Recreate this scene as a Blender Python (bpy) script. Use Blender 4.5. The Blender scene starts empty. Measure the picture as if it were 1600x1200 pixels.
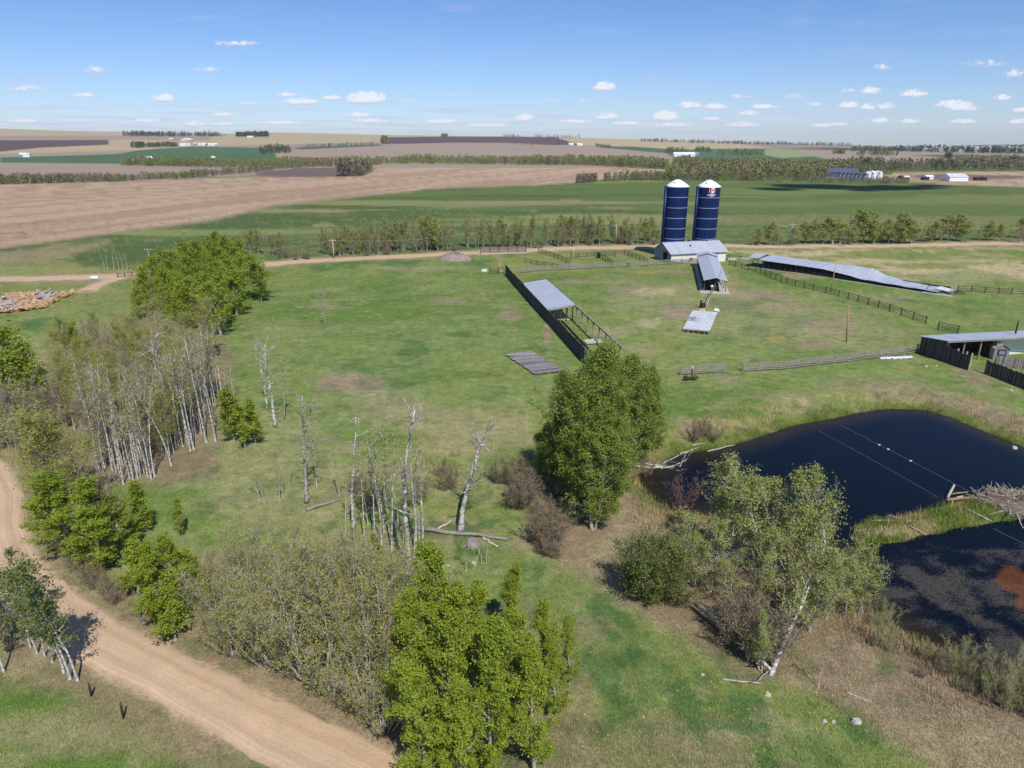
import bpy, math, random
import numpy as np
from mathutils import Vector, Matrix
R = math.radians
SC = bpy.context.scene
# ------------------------------------------------------------------ camera, world, sun, exposure
F, PITCH, CAMH = 1067.0, R(19.6), 30.0          # focal length in pixels of a 1600 px wide frame
CP, SP = math.cos(PITCH), math.sin(PITCH)
cam = bpy.data.cameras.new('camera'); cam_o = bpy.data.objects.new('camera', cam)
SC.collection.objects.link(cam_o); SC.camera = cam_o
cam.sensor_width = 36.0; cam.lens = F / 1600 * 36.0
cam.clip_start = 0.5; cam.clip_end = 30000
cam_o.location = (0, 0, CAMH); cam_o.rotation_euler = (math.pi / 2 - PITCH, 0, 0)
SUN_AZ, SUN_EL = R(20), R(52)                   # azimuth east of due "behind the camera"
TO_SUN = Vector((math.sin(SUN_AZ) * math.cos(SUN_EL), -math.cos(SUN_AZ) * math.cos(SUN_EL), math.sin(SUN_EL)))
sun = bpy.data.lights.new('sun', 'SUN'); sun.energy = 4.4; sun.angle = R(0.5); sun.color = (1.0, 0.96, 0.90)
sun_o = bpy.data.objects.new('sun', sun); SC.collection.objects.link(sun_o)
sun_o.rotation_euler = (-TO_SUN).to_track_quat('-Z', 'Y').to_euler(); sun_o.location = (50, -100, 200)
SC.view_settings.view_transform = 'Standard'; SC.view_settings.look = 'None'
SC.view_settings.exposure = 0.0; SC.view_settings.gamma = 1.0
SC.cycles.max_bounces = 6; SC.cycles.diffuse_bounces = 3; SC.cycles.glossy_bounces = 3
SC.cycles.transmission_bounces = 3; SC.cycles.volume_bounces = 0; SC.cycles.transparent_max_bounces = 8

def pdir(px, py):
    cx, cy = (px - 800) / F, (600 - py) / F
    return np.array((cx, CP + cy * SP, -SP + cy * CP))

class NT:                                        # small helper to write node trees
    def __init__(s, tree): s.t = tree; s.t.nodes.clear()
    def n(s, typ, **kw):
        nd = s.t.nodes.new(typ)
        for k, v in kw.items():
            if k in nd.inputs and not hasattr(nd, k): s.put(nd.inputs[k], v)
            else: setattr(nd, k, v)
        return nd
    def put(s, sock, v):
        if hasattr(v, 'is_output'): s.t.links.new(v, sock)
        else: sock.default_value = v
    def m(s, op, a, b=0.0, c=None, clamp=False):
        nd = s.t.nodes.new('ShaderNodeMath'); nd.operation = op; nd.use_clamp = clamp
        s.put(nd.inputs[0], a); s.put(nd.inputs[1], b)
        if c is not None: s.put(nd.inputs[2], c)
        return nd.outputs[0]
    def v(s, op, a, b=None, out=0):
        nd = s.t.nodes.new('ShaderNodeVectorMath'); nd.operation = op
        s.put(nd.inputs[0], a)
        if b is not None: s.put(nd.inputs[1], b)
        return nd.outputs['Value'] if op in ('DOT_PRODUCT', 'LENGTH') else nd.outputs[0]
    def mix(s, fac, a, b, typ='MIX'):
        nd = s.t.nodes.new('ShaderNodeMix'); nd.data_type = 'RGBA'; nd.blend_type = typ
        s.put(nd.inputs[0], fac); s.put(nd.inputs[6], a); s.put(nd.inputs[7], b)
        return nd.outputs[2]
    def mr(s, v, a, b, c=0.0, d=1.0, smooth=False):
        nd = s.t.nodes.new('ShaderNodeMapRange'); nd.interpolation_type = 'SMOOTHSTEP' if smooth else 'LINEAR'
        s.put(nd.inputs[0], v)
        for i, q in enumerate((a, b, c, d)): nd.inputs[i + 1].default_value = q
        return nd.outputs[0]
    def noise(s, vec, scale, detail=3.0, rough=0.55, dist=0.0):
        nd = s.t.nodes.new('ShaderNodeTexNoise'); s.put(nd.inputs['Vector'], vec)
        nd.inputs['Scale'].default_value = scale; nd.inputs['Detail'].default_value = detail
        nd.inputs['Roughness'].default_value = rough; nd.inputs['Distortion'].default_value = dist
        return nd.outputs[0]

W = bpy.data.worlds.new('World'); SC.world = W; W.use_nodes = True
w = NT(W.node_tree)
sky = w.n('ShaderNodeTexSky', sky_type='NISHITA', sun_disc=False, sun_elevation=SUN_EL, sun_rotation=math.pi - SUN_AZ,
          altitude=700.0, air_density=1.0, dust_density=0.35, ozone_density=2.0)
tc = w.n('ShaderNodeTexCoord')
sx = w.n('ShaderNodeSeparateXYZ'); w.put(sx.inputs[0], tc.outputs['Generated'])
ysafe = w.m('MAXIMUM', sx.outputs[1], 0.02)
uu = w.m('DIVIDE', sx.outputs[0], ysafe); vv = w.m('DIVIDE', sx.outputs[2], ysafe)
cx_ = w.n('ShaderNodeCombineXYZ'); w.put(cx_.inputs[0], uu); w.put(cx_.inputs[1], vv)
UV = cx_.outputs[0]
# clouds stand at fixed directions of the sky: (x, y, half width, half height, weight) read off the photograph
CL = [(573, 156, 31, 10, 1.25), (944, 137, 19, 8, 1.1), (1040, 184, 20, 9, 1.2), (257, 155, 18, 7, 1.0), (470, 160, 30, 6, .9), (518, 154, 16, 5, .8),
      (323, 110, 22, 4, .5), (448, 149, 17, 4, .7), (310, 162, 16, 3, .4), (388, 163, 20, 4, .5), (350, 180, 22, 4, .7), (303, 195, 18, 5, .9), (345, 195, 26, 4, .75),
      (40, 140, 30, 6, .6), (150, 110, 20, 6, .6), (130, 150, 22, 5, .7), (35, 190, 25, 5, .8), (560, 181, 24, 5, .8), (690, 191, 30, 5, .85), (580, 190, 30, 4, .8),
      (820, 186, 15, 7, .95), (900, 191, 30, 4, .8), (948, 184, 18, 7, .9), (980, 194, 24, 4, .8), (766, 162, 18, 4, .45), (860, 157, 20, 3, .4), (913, 159, 16, 3, .4),
      (1077, 166, 18, 7, .9), (1118, 168, 20, 6, .8), (1192, 168, 26, 5, .75), (1170, 179, 16, 5, .8), (1326, 166, 17, 6, .95), (1357, 169, 14, 6, .85), (1384, 168, 14, 6, .85),
      (1360, 143, 16, 6, .9), (1325, 143, 15, 4, .5), (1427, 148, 24, 7, .75), (1490, 165, 28, 7, 1.0), (1504, 170, 24, 6, .95), (1566, 154, 14, 6, .8), (1584, 117, 14, 7, .65),
      (1377, 106, 12, 5, .6), (1375, 190, 15, 5, .9), (1422, 191, 16, 5, .9), (1505, 191, 20, 5, .9), (1590, 191, 16, 5, .9), (1595, 173, 14, 5, .9), (1283, 197, 20, 4, .85),
      (1310, 195, 15, 4, .85), (1160, 196, 30, 5, .8), (1110, 187, 18, 4, .7), (1240, 152, 16, 4, .5), (1155, 152, 18, 4, .55), (720, 150, 60, 4, .3), (370, 69, 30, 4, .6), (1540, 100, 40, 6, .4),
      (1272, 165, 16, 4, .55), (635, 158, 20, 4, .45), (230, 190, 24, 5, .7), (440, 193, 40, 4, .75), (1050, 196, 40, 4, .75), (760, 197, 40, 4, .75)]
nz = w.noise(w.v('MULTIPLY', UV, (1.0, 1.6, 1.0)), 120.0, 6.0, 0.62)
nz2 = w.noise(w.v('MULTIPLY', UV, (22.0, 70.0, 1.0)), 1.0, 4.0, 0.6)
field = None; upper = None
for (px, py, a, b, wt) in CL:
    d = pdir(px, py); c = (d[0] / d[1], d[2] / d[1], 0); k = 1.0 / d[1] / F
    src = UV
    if field is not None:                        # chained one after the other, so that the node stack stays small
        ma = w.n('ShaderNodeVectorMath', operation='MULTIPLY_ADD'); w.put(ma.inputs[0], field); ma.inputs[1].default_value = (1e-9,) * 3; w.put(ma.inputs[2], UV); src = ma.outputs[0]
    q = w.v('MULTIPLY', w.v('SUBTRACT', src, c), (1 / (a * 1.3 * k), 1 / (b * 1.5 * k), 0))
    sp = w.n('ShaderNodeSeparateXYZ'); w.put(sp.inputs[0], q); lo = w.m('MINIMUM', sp.outputs[1], 0.0)
    val = w.m('MULTIPLY_ADD', w.m('ADD', w.v('DOT_PRODUCT', q, q), w.m('MULTIPLY', w.m('MULTIPLY', lo, lo), 2.2)), -wt, wt)
    top = w.m('MULTIPLY', val, w.m('MULTIPLY_ADD', sp.outputs[1], 1.3, 0.62, clamp=True)); upper = top if upper is None else w.m('MAXIMUM', upper, top)
    field = val if field is None else w.m('MAXIMUM', field, val)
# low bank of small far clouds
vs = w.m('ADD', vv, 0.022)
pc = w.n('ShaderNodeCombineXYZ'); w.put(pc.inputs[0], w.m('DIVIDE', uu, vs)); w.put(pc.inputs[1], w.m('DIVIDE', 1.0, vs))
far = w.noise(pc.outputs[0], 0.42, 4.0, 0.55)
band = w.m('MULTIPLY', w.mr(vv, 0.0, 0.012, 0, 1, True), w.mr(vv, 0.07, 0.028, 0, 1, True))
farf = w.m('MULTIPLY', w.mr(far, 0.45, 0.66, 0, 1, True), band)
alpha = w.mr(w.m('ADD', field, w.m('MULTIPLY', w.m('SUBTRACT', nz, 0.5), 3.0)), 0.0, 0.85, 0, 1, True)
front = w.m('GREATER_THAN', sx.outputs[1], 0.15)
wisp = w.m('MULTIPLY', w.mr(w.noise(w.v('MULTIPLY', UV, (7.0, 42.0, 1.0)), 1.0, 6.0, 0.6, 0.4), 0.52, 0.78, 0, 1, True), w.mr(vv, 0.0, 0.03, 0, 1, True))
alpha = w.m('MULTIPLY', w.m('MAXIMUM', w.m('MAXIMUM', alpha, w.m('MULTIPLY', farf, 0.68)), w.m('MULTIPLY', wisp, 0.34)), front)
cc = w.mix(w.mr(w.m('ADD', upper, w.m('MULTIPLY', nz, 0.75)), 0.42, 1.0, 0, 1, True), (5.6, 6.0, 7.9, 1), (8.7, 8.85, 9.5, 1))
tint = w.mix(w.mr(sx.outputs[2], 0.0, 0.16, 0, 1), (0.80, 0.92, 1.24, 1), (0.64, 0.83, 1.16, 1))
base = w.mix(1.0, sky.outputs[0], tint, 'MULTIPLY')
col = w.mix(w.m('MULTIPLY', alpha, 0.9), base, cc)
bg = w.n('ShaderNodeBackground', Strength=0.105); w.put(bg.inputs[0], col)
wo = w.n('ShaderNodeOutputWorld'); w.put(wo.inputs[0], bg.outputs[0])

# ------------------------------------------------------------------ numeric helpers
rng = np.random.default_rng(7); random.seed(7)
def S(r, g, b, k=0.80):                          # colour seen in sun on the photograph -> base colour
    f = lambda c: (c / 255 / 12.92) if c <= 10 else ((c / 255 + 0.055) / 1.055) ** 2.4
    return np.array((f(r) * k, f(g) * k, f(b) * k))
def sm(x, a, b):
    t = np.clip((np.asarray(x, float) - a) / (b - a), 0, 1); return t * t * (3 - 2 * t)
def vnoise(x, y, seed=0):
    xi, yi = np.floor(x).astype(np.int64), np.floor(y).astype(np.int64); fx, fy = x - xi, y - yi
    def h(a, b):
        n = (a * 374761393 + b * 668265263 + seed * 974711) & 0x7fffffff
        n = ((n ^ (n >> 13)) * 1274126177) & 0x7fffffff
        return ((n ^ (n >> 16)) & 0xffff) / 65535.0
    u, v = fx * fx * (3 - 2 * fx), fy * fy * (3 - 2 * fy)
    return (h(xi, yi) * (1 - u) + h(xi + 1, yi) * u) * (1 - v) + (h(xi, yi + 1) * (1 - u) + h(xi + 1, yi + 1) * u) * v
def fbm(x, y, seed=0, o=4):
    s = 0; a = 0.5; t = 0
    for i in range(o):
        s = s + a * vnoise(x * 2 ** i + 17.3 * i, y * 2 ** i - 9.1 * i, seed + i); t += a; a *= 0.55
    return s / t
def sdist(x, y, poly):                           # signed distance to a polygon, negative inside
    poly = np.asarray(poly, float); n = len(poly)
    d = np.full(x.shape, 1e18); ins = np.zeros(x.shape, bool)
    for i in range(n):
        ax, ay = poly[i]; bx, by = poly[(i + 1) % n]
        ex, ey = bx - ax, by - ay; L = ex * ex + ey * ey + 1e-12
        t = np.clip(((x - ax) * ex + (y - ay) * ey) / L, 0, 1)
        d = np.minimum(d, (x - ax - t * ex) ** 2 + (y - ay - t * ey) ** 2)
        if ay != by:
            ins ^= ((ay > y) != (by > y)) & (x < (bx - ax) * (y - ay) / (by - ay) + ax)
    d = np.sqrt(d); return np.where(ins, -d, d)
def pdist(x, y, line):                           # distance to an open polyline
    d = np.full(x.shape, 1e18)
    for (ax, ay), (bx, by) in zip(line[:-1], line[1:]):
        ex, ey = bx - ax, by - ay; L = ex * ex + ey * ey + 1e-12
        t = np.clip(((x - ax) * ex + (y - ay) * ey) / L, 0, 1)
        d = np.minimum(d, (x - ax - t * ex) ** 2 + (y - ay - t * ey) ** 2)
    return np.sqrt(d)
def flat(px, py, z=0.0):                         # photo pixel -> point on the level z
    d = pdir(px, py); t = (z - CAMH) / d[2]; return np.array((d[0] * t, d[1] * t, z))
def project(X, Y, Z):
    dz = Z - CAMH; dep = Y * CP - dz * SP; dep = np.where(np.abs(dep) < 1e-3, 1e-3, dep)
    return 800 + F * X / dep, 600 - F * (Y * SP + dz * CP) / dep, dep
def smooth_line(pts, n=8):                       # Catmull-Rom through the points
    P = [np.asarray(p, float) for p in pts]; P = [2 * P[0] - P[1]] + P + [2 * P[-1] - P[-2]]; out = []
    for i in range(1, len(P) - 2):
        for k in range(n):
            t = k / n; a, b, c, d = P[i - 1], P[i], P[i + 1], P[i + 2]
            out.append(0.5 * (2 * b + (c - a) * t + (2 * a - 5 * b + 4 * c - d) * t * t + (3 * b - a - 3 * c + d) * t ** 3))
    out.append(P[-2]); return np.array(out)

# ------------------------------------------------------------------ terrain
WATER_Z = -1.1
POND_PX = [(1000, 742), (1030, 732), (1052, 716), (1085, 708), (1130, 700), (1170, 690), (1205, 679), (1245, 666), (1300, 656), (1345, 646), (1392, 640), (1440, 642),
           (1478, 651), (1510, 664), (1560, 684), (1620, 706), (1760, 740), (2000, 830), (2060, 960), (1900, 1090), (1700, 1095), (1600, 1068), (1545, 1052),
           (1490, 1025), (1440, 1000), (1395, 975), (1350, 940), (1300, 880), (1260, 840), (1190, 815), (1120, 806), (1060, 795), (1015, 770)]
ISLE_PX = [(1322, 824), (1345, 812), (1400, 806), (1440, 796), (1480, 784), (1530, 778), (1560, 772), (1620, 776), (1700, 790), (1720, 806), (1640, 812), (1570, 818), (1520, 826), (1465, 836), (1410, 850), (1365, 852), (1332, 842)]
def world_poly(px, z, n=5):
    q = smooth_line([flat(a, b, z)[:2] for a, b in px + px[:1]], n); return q[:-1]
POND = world_poly(POND_PX, WATER_Z); ISLE = world_poly(ISLE_PX, WATER_Z)
SKYL = np.array([(-3000, 206), (0, 207), (200, 209), (400, 211), (470, 209), (600, 211), (800, 213.5), (870, 214.5), (1000, 219), (1100, 222), (1200, 224), (1330, 227), (1420, 225.5), (1600, 222), (4600, 219)], float)
RIDGE_D = 5200.0
def terr(X, Y):
    X, Y = np.asarray(X, float), np.asarray(Y, float)
    D = np.hypot(X, Y)
    px = np.where(Y > 0.3 * D, 800 + F * X / np.maximum(Y, 1) / 1.0 / (CP + SP * 0.356), np.where(X < 0, -3000, 4600))
    ys = np.interp(px, SKYL[:, 0], SKYL[:, 1])
    cy = (600 - ys) / F; el = (-SP + cy * CP) / (CP + cy * SP)
    rz = CAMH + RIDGE_D * el * (D / np.maximum(Y, 0.3 * D))
    und = (fbm(X / 700, Y / 700, 91, 3) - 0.5) * 14 * sm(D, 900, 2500) * sm(D, 5200, 4200)
    z = rz * sm(D, 1000, RIDGE_D) + und
    z = np.where(D > RIDGE_D, rz - (D - RIDGE_D) * 0.016, z)
    near = sm(D, 400, 200)
    z = z + near * (fbm(X / 16, Y / 16, 5, 3) - 0.5) * 0.5
    m = (np.abs(X - 50) < 95) & (np.abs(Y - 60) < 75)
    if np.any(m):
        x, y, zo = X[m], Y[m], z[m]
        sp, si = sdist(x, y, POND), sdist(x, y, ISLE)
        k = sm(sp, -0.2, 5.5)
        zout = (WATER_Z - 0.02) * (1 - k) + zo * k
        zin = WATER_Z - 1.3 * sm(-sp, -0.2, 4)
        zi = WATER_Z - 0.03 + 0.42 * sm(-si, 0, 2.2) - 1.2 * sm(si, 0, 3) + 0.1 * (fbm(x / 2, y / 2, 3, 3) - 0.5)
        z = z.copy(); z[m] = np.where(sp > 0, zout, np.maximum(zin, zi))
    return z
def ground(px, py):                              # photo pixels -> points on the terrain (arrays)
    px, py = np.atleast_1d(np.asarray(px, float)), np.atleast_1d(np.asarray(py, float))
    cx, cy = (px - 800) / F, (600 - py) / F
    dx, dy, dz = cx, CP + cy * SP, -SP + cy * CP
    Ds = np.concatenate((np.linspace(10, 300, 70), np.geomspace(304, 8500, 190)))
    hor = np.hypot(dx, dy); best = np.full(px.shape, np.nan)
    prev = None
    for D in Ds:
        t = D / hor; g = CAMH + dz * t - terr(dx * t, dy * t)
        if prev is not None:
            hit = np.isnan(best) & (g <= 0) & (prev[0] > 0)
            f = prev[0] / np.maximum(prev[0] - g, 1e-9)
            best = np.where(hit, prev[1] + (D - prev[1]) * f, best)
        prev = (g, D)
    best = np.where(np.isnan(best), RIDGE_D, best)
    t = best / hor; X, Y = dx * t, dy * t
    return np.stack((X, Y, terr(X, Y)), -1)
def g1(px, py):                                  # quick single point, near terrain
    p = flat(px, py)
    for _ in range(4): p = flat(px, py, float(terr(np.array([p[0]]), np.array([p[1]]))[0]))
    return p
def at_depth(px, py, Y):                         # the point seen at a pixel, at world distance Y
    d = pdir(px, py); t = Y / d[1]; return np.array((d[0] * t, Y, CAMH + d[2] * t))
# ------------------------------------------------------------------ materials
def mat(name, color=(0.5, 0.5, 0.5), rough=0.8, metal=0.0, spec=0.3, var=0.15, vscale=2.0, bump=0.0, bscale=8.0, detail=None):
    m = bpy.data.materials.new(name); m.use_nodes = True; t = NT(m.node_tree)
    p = t.n('ShaderNodeBsdfPrincipled'); o = t.n('ShaderNodeOutputMaterial'); t.put(o.inputs[0], p.outputs[0])
    p.inputs['Roughness'].default_value = rough; p.inputs['Metallic'].default_value = metal
    p.inputs['Specular IOR Level'].default_value = spec
    ob = t.n('ShaderNodeTexCoord').outputs['Object']
    c = tuple(float(v) for v in color) + (1,)
    f = t.noise(ob, vscale, 4, 0.6)
    g = t.mr(f, 0.25, 0.75, 1 - var, 1 + var)
    cm = t.n('ShaderNodeCombineXYZ')
    for i in range(3): t.put(cm.inputs[i], g)
    cs = t.mix(1.0, c, cm.outputs[0], 'MULTIPLY')
    if detail: cs = detail(t, ob, cs, p)
    t.put(p.inputs['Base Color'], cs)
    if bump:
        b = t.n('ShaderNodeBump'); b.inputs['Strength'].default_value = 0.6; b.inputs['Distance'].default_value = bump
        t.put(b.inputs['Height'], t.noise(ob, bscale, 3, 0.6)); t.put(p.inputs['Normal'], b.outputs[0])
    return m
def leaf_mat(name, c1, c2, c3, transl=0.25):
    m = bpy.data.materials.new(name); m.use_nodes = True; t = NT(m.node_tree)
    p = t.n('ShaderNodeBsdfPrincipled'); o = t.n('ShaderNodeOutputMaterial')
    gi = t.n('ShaderNodeNewGeometry'); oi = t.n('ShaderNodeObjectInfo')
    a = t.mix(gi.outputs['Random Per Island'], tuple(c1) + (1,), tuple(c2) + (1,))
    b = t.mix(t.m('MULTIPLY', oi.outputs['Random'], 0.55), a, tuple(c3) + (1,))
    t.put(p.inputs['Base Color'], b); p.inputs['Roughness'].default_value = 0.55; p.inputs['Specular IOR Level'].default_value = 0.25
    tr = t.n('ShaderNodeBsdfTranslucent'); t.put(tr.inputs[0], b)
    mx = t.n('ShaderNodeMixShader'); mx.inputs[0].default_value = transl
    t.put(mx.inputs[1], p.outputs[0]); t.put(mx.inputs[2], tr.outputs[0]); t.put(o.inputs[0], mx.outputs[0])
    return m
def birch_detail(t, ob, cs, p):                  # dark scars and rough dark bark patches on white bark
    mp = t.v('MULTIPLY', ob, (3.0, 3.0, 7.0))
    f = t.mr(t.noise(mp, 1.0, 3, 0.7), 0.50, 0.58, 0, 1)
    g = t.mr(t.noise(ob, 0.55, 3, 0.6), 0.48, 0.60, 0, 1)
    cs = t.mix(t.m('MULTIPLY', f, 0.8), cs, (0.07, 0.06, 0.05, 1))
    return t.mix(t.m('MULTIPLY', g, 0.72), cs, (0.10, 0.085, 0.07, 1))
def plank_detail(axis, step, dark=0.4):
    def d(t, ob, cs, p):
        s = t.n('ShaderNodeSeparateXYZ'); t.put(s.inputs[0], ob)
        u = t.m('MULTIPLY', s.outputs[axis], 1 / step)
        wn = t.n('ShaderNodeTexWhiteNoise', noise_dimensions='1D'); t.put(wn.inputs['W'], t.m('FLOOR', u))
        fr = t.m('FRACT', u); edge = t.m('LESS_THAN', fr, 0.08)
        k = t.m('MULTIPLY', t.mr(wn.outputs[0], 0, 1, 1 - dark, 1 + dark), t.m('SUBTRACT', 1.0, t.m('MULTIPLY', edge, 0.7)))
        q = t.n('ShaderNodeCombineXYZ')
        for i in range(3): t.put(q.inputs[i], k)
        return t.mix(1.0, cs, q.outputs[0], 'MULTIPLY')
    return d
def roof_detail(axis, step=0.9):
    def d(t, ob, cs, p):
        s = t.n('ShaderNodeSeparateXYZ'); t.put(s.inputs[0], ob)
        u = t.m('MULTIPLY', s.outputs[axis], 1 / step); fr = t.m('FRACT', u)
        seam = t.m('LESS_THAN', t.m('ABSOLUTE', t.m('SUBTRACT', fr, 0.5)), 0.05)
        wn = t.n('ShaderNodeTexWhiteNoise', noise_dimensions='1D'); t.put(wn.inputs['W'], t.m('FLOOR', u))
        cs = t.mix(t.m('MULTIPLY', wn.outputs[0], 0.14), cs, (0.12, 0.13, 0.16, 1))
        cs = t.mix(t.m('MULTIPLY', seam, 0.35), cs, (0.16, 0.17, 0.2, 1))
        rust = t.mr(t.noise(ob, 0.35, 5, 0.7), 0.60, 0.74, 0, 0.35)
        return t.mix(rust, cs, (0.22, 0.19, 0.17, 1))
    return d
M = {}
M['bark_white'] = mat('white_birch_bark', (0.64, 0.61, 0.56), 0.8, var=0.12, vscale=1.2, detail=birch_detail)
M['bark_pale'] = mat('pale_aspen_bark', (0.47, 0.44, 0.37), 0.8, var=0.2, vscale=1.0, detail=birch_detail)
M['bark_grey'] = mat('grey_bark', (0.30, 0.27, 0.235), 0.9, var=0.3)
M['bark_dark'] = mat('dark_bark', (0.085, 0.07, 0.055), 0.9, var=0.3)
M['twig_grey'] = mat('grey_twigs', (0.40, 0.335, 0.24), 0.9, var=0.3)
M['twig_brown'] = mat('brown_twigs', (0.24, 0.185, 0.135), 0.9, var=0.35)
M['twig_red'] = mat('reddish_twigs', (0.17, 0.10, 0.085), 0.9, var=0.3)
M['leaf_bright'] = leaf_mat('spring_green_leaves', (0.22, 0.29, 0.024), (0.42, 0.47, 0.06), (0.27, 0.36, 0.038), .38)
M['leaf_poplar'] = leaf_mat('poplar_leaves', (0.17, 0.24, 0.032), (0.31, 0.385, 0.07), (0.25, 0.31, 0.055), .34)
M['leaf_sage'] = leaf_mat('pale_olive_leaves', (0.27, 0.30, 0.075), (0.45, 0.47, 0.16), (0.34, 0.37, 0.10), .35)
M['leaf_dark'] = leaf_mat('dark_aspen_leaves', (0.13, 0.17, 0.04), (0.23, 0.27, 0.075), (0.18, 0.20, 0.055), .3)
M['bud_olive'] = leaf_mat('olive_buds', (0.33, 0.35, 0.065), (0.50, 0.50, 0.13), (0.34, 0.38, 0.065), .38)
M['bud_brown'] = leaf_mat('brown_buds', (0.26, 0.20, 0.12), (0.38, 0.31, 0.19), (0.28, 0.26, 0.13))
M['bud_green'] = leaf_mat('green_buds', (0.25, 0.26, 0.08), (0.36, 0.37, 0.11), (0.30, 0.27, 0.10))
M['wood_dark'] = mat('dark_weathered_boards', (0.075, 0.068, 0.066), 0.9, var=0.3, detail=plank_detail(0, 0.22, 0.45))
M['wood_grey'] = mat('grey_weathered_wood', (0.27, 0.235, 0.205), 0.9, var=0.3, vscale=3)
M['wood_pale'] = mat('pale_bare_wood', (0.48, 0.42, 0.34), 0.85, var=0.25)
M['deck'] = mat('grey_deck_planks', (0.235, 0.215, 0.215), 0.9, var=0.3, detail=plank_detail(1, 0.28, 0.3))
M['fence_plank'] = mat('grey_fence_planks', (0.235, 0.205, 0.185), 0.9, var=0.3, detail=plank_detail(0, 0.18, 0.5))
M['pipe_dark'] = mat('dark_rusty_pipe', (0.07, 0.05, 0.042), 0.7, var=0.3)
M['pole'] = mat('tan_pole_wood', (0.36, 0.235, 0.145), 0.85, var=0.2)
M['pole_pale'] = mat('pale_pole_wood', (0.5, 0.43, 0.33), 0.85, var=0.2)
M['roof_x'] = mat('galvanised_roof_sheets', (0.50, 0.53, 0.59), 0.5, 0.15, 0.5, var=0.08, vscale=0.6, detail=roof_detail(0))
M['roof_y'] = mat('galvanised_ridge_roof', (0.50, 0.53, 0.59), 0.5, 0.15, 0.5, var=0.08, vscale=0.6, detail=roof_detail(1))
M['sheet'] = mat('fallen_metal_sheets', (0.68, 0.69, 0.70), 0.55, 0.1, 0.5, var=0.15, vscale=0.8, detail=roof_detail(0, 0.8))
M['white'] = mat('white_painted_wall', (0.76, 0.73, 0.66), 0.7, var=0.06, vscale=0.8)
M['white_clean'] = mat('white_dome_metal', (0.82, 0.83, 0.85), 0.4, var=0.03)
M['grey_wall'] = mat('grey_painted_wall', (0.26, 0.27, 0.29), 0.8, var=0.1)
M['concrete'] = mat('pale_concrete', (0.46, 0.43, 0.39), 0.9, var=0.2, vscale=1.5)
M['black'] = mat('dark_opening', (0.015, 0.014, 0.013), 0.9)
M['dark_metal'] = mat('dark_machine_metal', (0.05, 0.047, 0.045), 0.6, 0.3)
M['mud'] = mat('near_black_floor', (0.045, 0.036, 0.03), 1.0, var=0.3)  # near-black floor colour used beneath the shed roofs
M['straw'] = mat('straw_bedding', (0.55, 0.42, 0.22), 0.95, var=0.3, bump=0.05)
M['band'] = mat('silo_band_steel', (0.42, 0.44, 0.50), 0.5, 0.3)
M['red'] = mat('flag_red', (0.50, 0.025, 0.05), 0.6)
M['flag_white'] = mat('flag_white', (0.8, 0.8, 0.8), 0.6)
M['emblem'] = mat('pale_blue_emblem', (0.45, 0.50, 0.60), 0.6)
M['blue_roof'] = mat('dark_blue_roof', (0.10, 0.105, 0.17), 0.5)
M['galv_bin'] = mat('galvanised_bin', (0.42, 0.45, 0.52), 0.4, 0.4)
M['wire'] = mat('pale_wire', (0.42, 0.40, 0.36), 0.6)
M['rope'] = mat('grey_rope', (0.20, 0.22, 0.26), 0.8)
M['rust_orange'] = mat('orange_chips', (0.46, 0.29, 0.15), 0.95, var=0.4, vscale=1.0, bump=0.1, bscale=3)
M['slab'] = mat('grey_slabs', (0.43, 0.37, 0.33), 0.9, var=0.3)
M['lodge'] = mat('lodge_mud', (0.16, 0.12, 0.095), 0.95, var=0.4, vscale=3)
M['brush'] = mat('dead_brush', (0.30, 0.235, 0.19), 0.95, var=0.4, vscale=3)
M['stone'] = mat('pale_stone', (0.5, 0.46, 0.40), 0.9, var=0.2)
def silo_detail(t, ob, cs, p):
    s = t.n('ShaderNodeSeparateXYZ'); t.put(s.inputs[0], ob)
    az = t.m('ARCTAN2', s.outputs[1], s.outputs[0])
    fr = t.m('FRACT', t.m('MULTIPLY', az, 14 / (2 * math.pi))); fz = t.m('FRACT', t.m('MULTIPLY', s.outputs[2], 1 / 1.4))
    seam = t.m('MAXIMUM', t.m('LESS_THAN', fr, 0.05), t.m('LESS_THAN', fz, 0.05))
    wn = t.n('ShaderNodeTexWhiteNoise', noise_dimensions='2D')
    cv = t.n('ShaderNodeCombineXYZ'); t.put(cv.inputs[0], t.m('FLOOR', t.m('MULTIPLY', az, 14 / (2 * math.pi)))); t.put(cv.inputs[1], t.m('FLOOR', t.m('MULTIPLY', s.outputs[2], 1 / 1.4)))
    t.put(wn.inputs['Vector'], cv.outputs[0])
    cs = t.mix(t.m('MULTIPLY', wn.outputs[0], 0.22), cs, (0.004, 0.015, 0.07, 1))
    return t.mix(t.m('MULTIPLY', seam, 0.5), cs, (0.003, 0.006, 0.03, 1))
M['silo_blue'] = mat('dark_blue_enamel', (0.003, 0.016, 0.092), 0.4, 0.0, 0.3, var=0.1, vscale=0.4, detail=silo_detail)

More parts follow.
